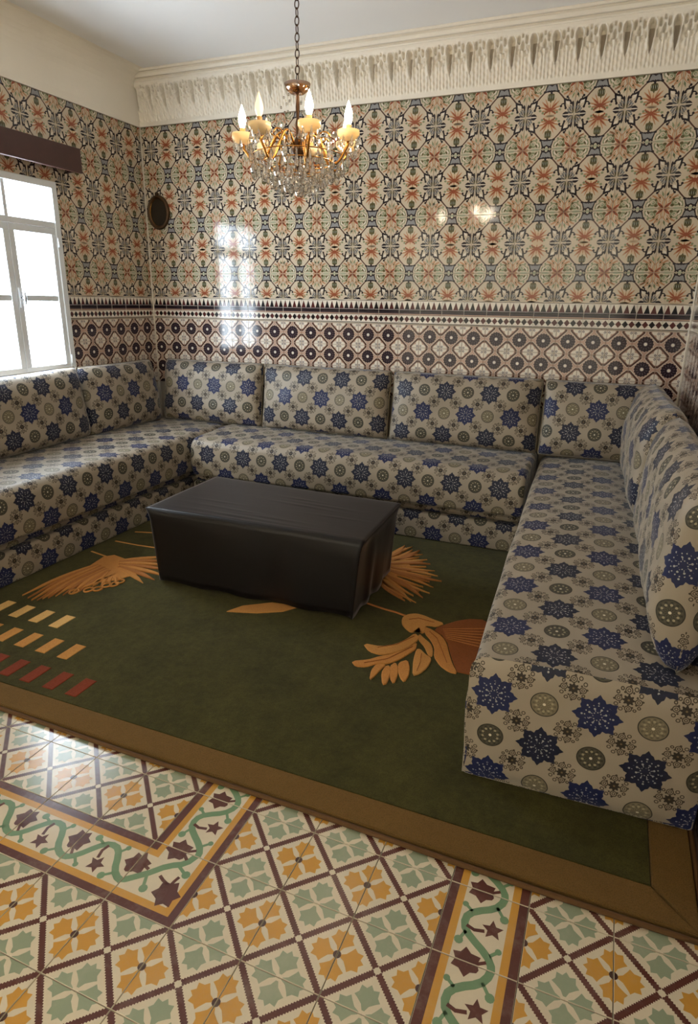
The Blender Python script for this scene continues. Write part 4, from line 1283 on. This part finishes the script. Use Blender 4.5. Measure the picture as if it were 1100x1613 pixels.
# ------------------------------------------------------------------ chandelier
CX, CY = -.558, 1.85
ch = empty('chandelier', (CX, CY, ZC)); tag(ch, 'brass and crystal chandelier with lit candle bulbs hanging on a chain', 'chandelier')
def cpart(name, bm, mat, smooth=True, parent=ch):
    o = bm_obj(name, bm, mat, parent, smooth)
    return o
def share(name, me, loc, rot=(0, 0, 0), sc=1.0, parent=ch):
    o = mesh_obj(name, me, parent); o.location = loc; o.rotation_euler = rot; o.scale = (sc, sc, sc) if not isinstance(sc, tuple) else sc
    return o
def to_mesh(bm, mat, name, smooth=True):
    bmesh.ops.recalc_face_normals(bm, faces=bm.faces)
    me = bpy.data.meshes.new(name); bm.to_mesh(me); bm.free(); me.materials.append(mat)
    if smooth:
        for p in me.polygons: p.use_smooth = True
    return me
Zr = lambda z: z - ZC      # chandelier coordinates hang from the ceiling
bm = bmesh.new(); add_lathe(bm, [(0, 0), (.05, 0), (.052, -.01), (.03, -.03), (.012, -.05), (0, -.052)], 20); cpart('ceiling_rose', bm, M_DKMETAL)
bm = bmesh.new(); add_tube(bm, [(.009 * math.cos(t), 0, .017 * math.sin(t)) for t in [2 * PI * k / 14 for k in range(14)]], .0022, 6, closed=True)
ML = to_mesh(bm, M_DKMETAL, 'chain_link')
z = ZC - .062; k = 0
while z > 2.335:
    share('chain_link', ML, (0, 0, Zr(z)), (0, 0, PI / 2 * (k % 2))); z -= .029; k += 1
bm = bmesh.new()
add_lathe(bm, [(0, Zr(2.335)), (.008, Zr(2.33)), (.006, Zr(2.31)), (.022, Zr(2.298)), (.022, Zr(2.292)), (.007, Zr(2.285)), (.009, Zr(2.24)), (.006, Zr(2.2)), (.011, Zr(2.18)), (.008, Zr(2.13)), (.022, Zr(2.11)), (.030, Zr(2.085)), (.030, Zr(2.07)), (.018, Zr(2.05)), (.008, Zr(2.04)), (.016, Zr(2.02)), (.006, Zr(2.0)), (0, Zr(1.99))], 16)
cpart('center_column', bm, M_DKMETAL)
bm = bmesh.new(); add_lathe(bm, [(.012, Zr(2.288)), (.03, Zr(2.292)), (.048, Zr(2.306)), (.056, Zr(2.328)), (.053, Zr(2.328)), (.045, Zr(2.309)), (.028, Zr(2.297)), (.012, Zr(2.293))], 20)
cpart('crown_bowl', bm, M_AMBERGLASS)
# shared crystal shapes
def drop_mesh(w, h, n=6):
    bm = bmesh.new(); add_lathe(bm, [(0, 0), (w * .35, -h * .12), (w * .3, -h * .25), (w * .62, -h * .55), (w, -h * .75), (w * .6, -h * .92), (0, -h)], n)
    return to_mesh(bm, M_CRYSTAL, 'crystal_drop', False)
MD1, MD2 = drop_mesh(.0095, .05), drop_mesh(.013, .075, 8)
bm = bmesh.new(); add_lathe(bm, [(0, .006), (.005, .003), (.005, -.003), (0, -.006)], 6); MB_ = to_mesh(bm, M_CRYSTAL, 'crystal_bead', False)
bm = bmesh.new(); add_lathe(bm, [(.006, -.004), (.022, -.003), (.038, .006), (.047, .020), (.046, .036), (.042, .036), (.043, .021), (.034, .010), (.006, .006)], 20); MCUP = to_mesh(bm, M_OPAL, 'drip_cup')
bm = bmesh.new(); add_lathe(bm, [(0, 0), (.0115, 0), (.0115, .048), (.008, .050), (0, .050)], 14); MSL = to_mesh(bm, M_SLEEVE, 'candle_sleeve')
bprof = [(0, 0), (.009, .001), (.0125, .010), (.0165, .026), (.0155, .042), (.0105, .060), (.004, .078), (0, .088)]
bm = bmesh.new(); add_lathe(bm, bprof, 14); MBL = to_mesh(bm, M_BULB, 'bulb')
bm = bmesh.new(); add_lathe(bm, bprof, 14); MBD = to_mesh(bm, M_BULBDIM, 'bulb')
RAD = .237
lat = Vector((.894, .447, 0)); dep = Vector((-.447, .894, 0))
zc_ = 2.100
for k, ang in enumerate((281, 332.4, 23.9, 75.3, 126.7, 178.1, 229.6)):
    a = math.radians(ang)
    d = lat * math.cos(a) + dep * math.sin(a)
    pts = []
    for t in [i / 20 for i in range(21)]:
        r = .022 + (RAD - .022) * (t ** .95)
        zz = 2.09 + .055 * math.sin(PI * min(1, t / .42)) * (1 if t < .42 else 0) - (.075 * math.sin(PI * (t - .42) / .58) if t >= .42 else 0) + (zc_ - 2.09) * max(0, (t - .7) / .3) ** 2
        if t > .93: r = RAD - (1 - t) * .08
        pts.append((d.x * r, d.y * r, Zr(zz)))
    bm = bmesh.new(); add_tube(bm, pts, .0058, 8); cpart('arm', bm, M_GOLD)
    # scroll branch on the arm
    bm = bmesh.new()
    sc_ = [(d.x * (.12 + .035 * math.cos(q) * (1 - q / 9)), d.y * (.12 + .035 * math.cos(q) * (1 - q / 9)), Zr(2.115 + .03 * math.sin(q) * (1 - q / 9))) for q in [i * .4 for i in range(16)]]
    add_tube(bm, sc_, .0035, 6); cpart('arm_scroll', bm, M_GOLD)
    e = Vector((d.x * RAD, d.y * RAD, 0))
    share('drip_cup', MCUP, (e.x, e.y, Zr(zc_)))
    share('candle_sleeve', MSL, (e.x, e.y, Zr(zc_) + .008))
    lit = k in (0, 1, 2, 5)
    share('bulb', MBL if lit else MBD, (e.x, e.y, Zr(zc_) + .058))
    for q in range(7):
        t = 2 * PI * q / 7 + k
        share('crystal_drop', MD1, (e.x + .039 * math.cos(t), e.y + .039 * math.sin(t), Zr(zc_) + .018), (0, 0, t))
    share('crystal_drop', MD2, (d.x * .19, d.y * .19, Zr(2.03)), (0, 0, a))
    # swag of beads from the crown to the cup
    for q in range(1, 12):
        t = q / 12
        share('crystal_bead', MB_, (d.x * (.045 + (RAD - .085) * t), d.y * (.045 + (RAD - .085) * t), Zr(2.315 - .16 * t - .10 * math.sin(PI * t))), (0, 0, q))
    a2 = a + math.radians(25.7); d2 = lat * math.cos(a2) + dep * math.sin(a2)
    share('crystal_drop', MD2, (d2.x * .215, d2.y * .215, Zr(2.085)), (0, 0, a2))
    share('crystal_drop', MD1, (d2.x * .14, d2.y * .14, Zr(2.13)), (0, 0, a2), 1.2)
for (R_, zz, n, me, sc) in ((.195, 2.055, 22, MD2, 1.0), (.15, 2.03, 18, MD2, 1.05), (.11, 2.005, 14, MD2, 1.1), (.07, 1.985, 10, MD2, 1.1), (.035, 1.975, 6, MD2, 1.0)):
    bm = bmesh.new(); add_tube(bm, [(R_ * math.cos(t), R_ * math.sin(t), Zr(zz)) for t in [2 * PI * i / 32 for i in range(32)]], .0025, 6, closed=True); cpart('hoop', bm, M_GOLD)
    for q in range(n):
        t = 2 * PI * q / n
        share('crystal_drop', me, (R_ * math.cos(t), R_ * math.sin(t), Zr(zz) - .002), (0, 0, t), sc)
bm = bmesh.new(); add_lathe(bm, [(0, Zr(1.99)), (.01, Zr(1.985)), (.022, Zr(1.965)), (.024, Zr(1.955)), (.016, Zr(1.935)), (0, Zr(1.928))], 8); cpart('crystal_ball', bm, M_CRYSTAL, False)
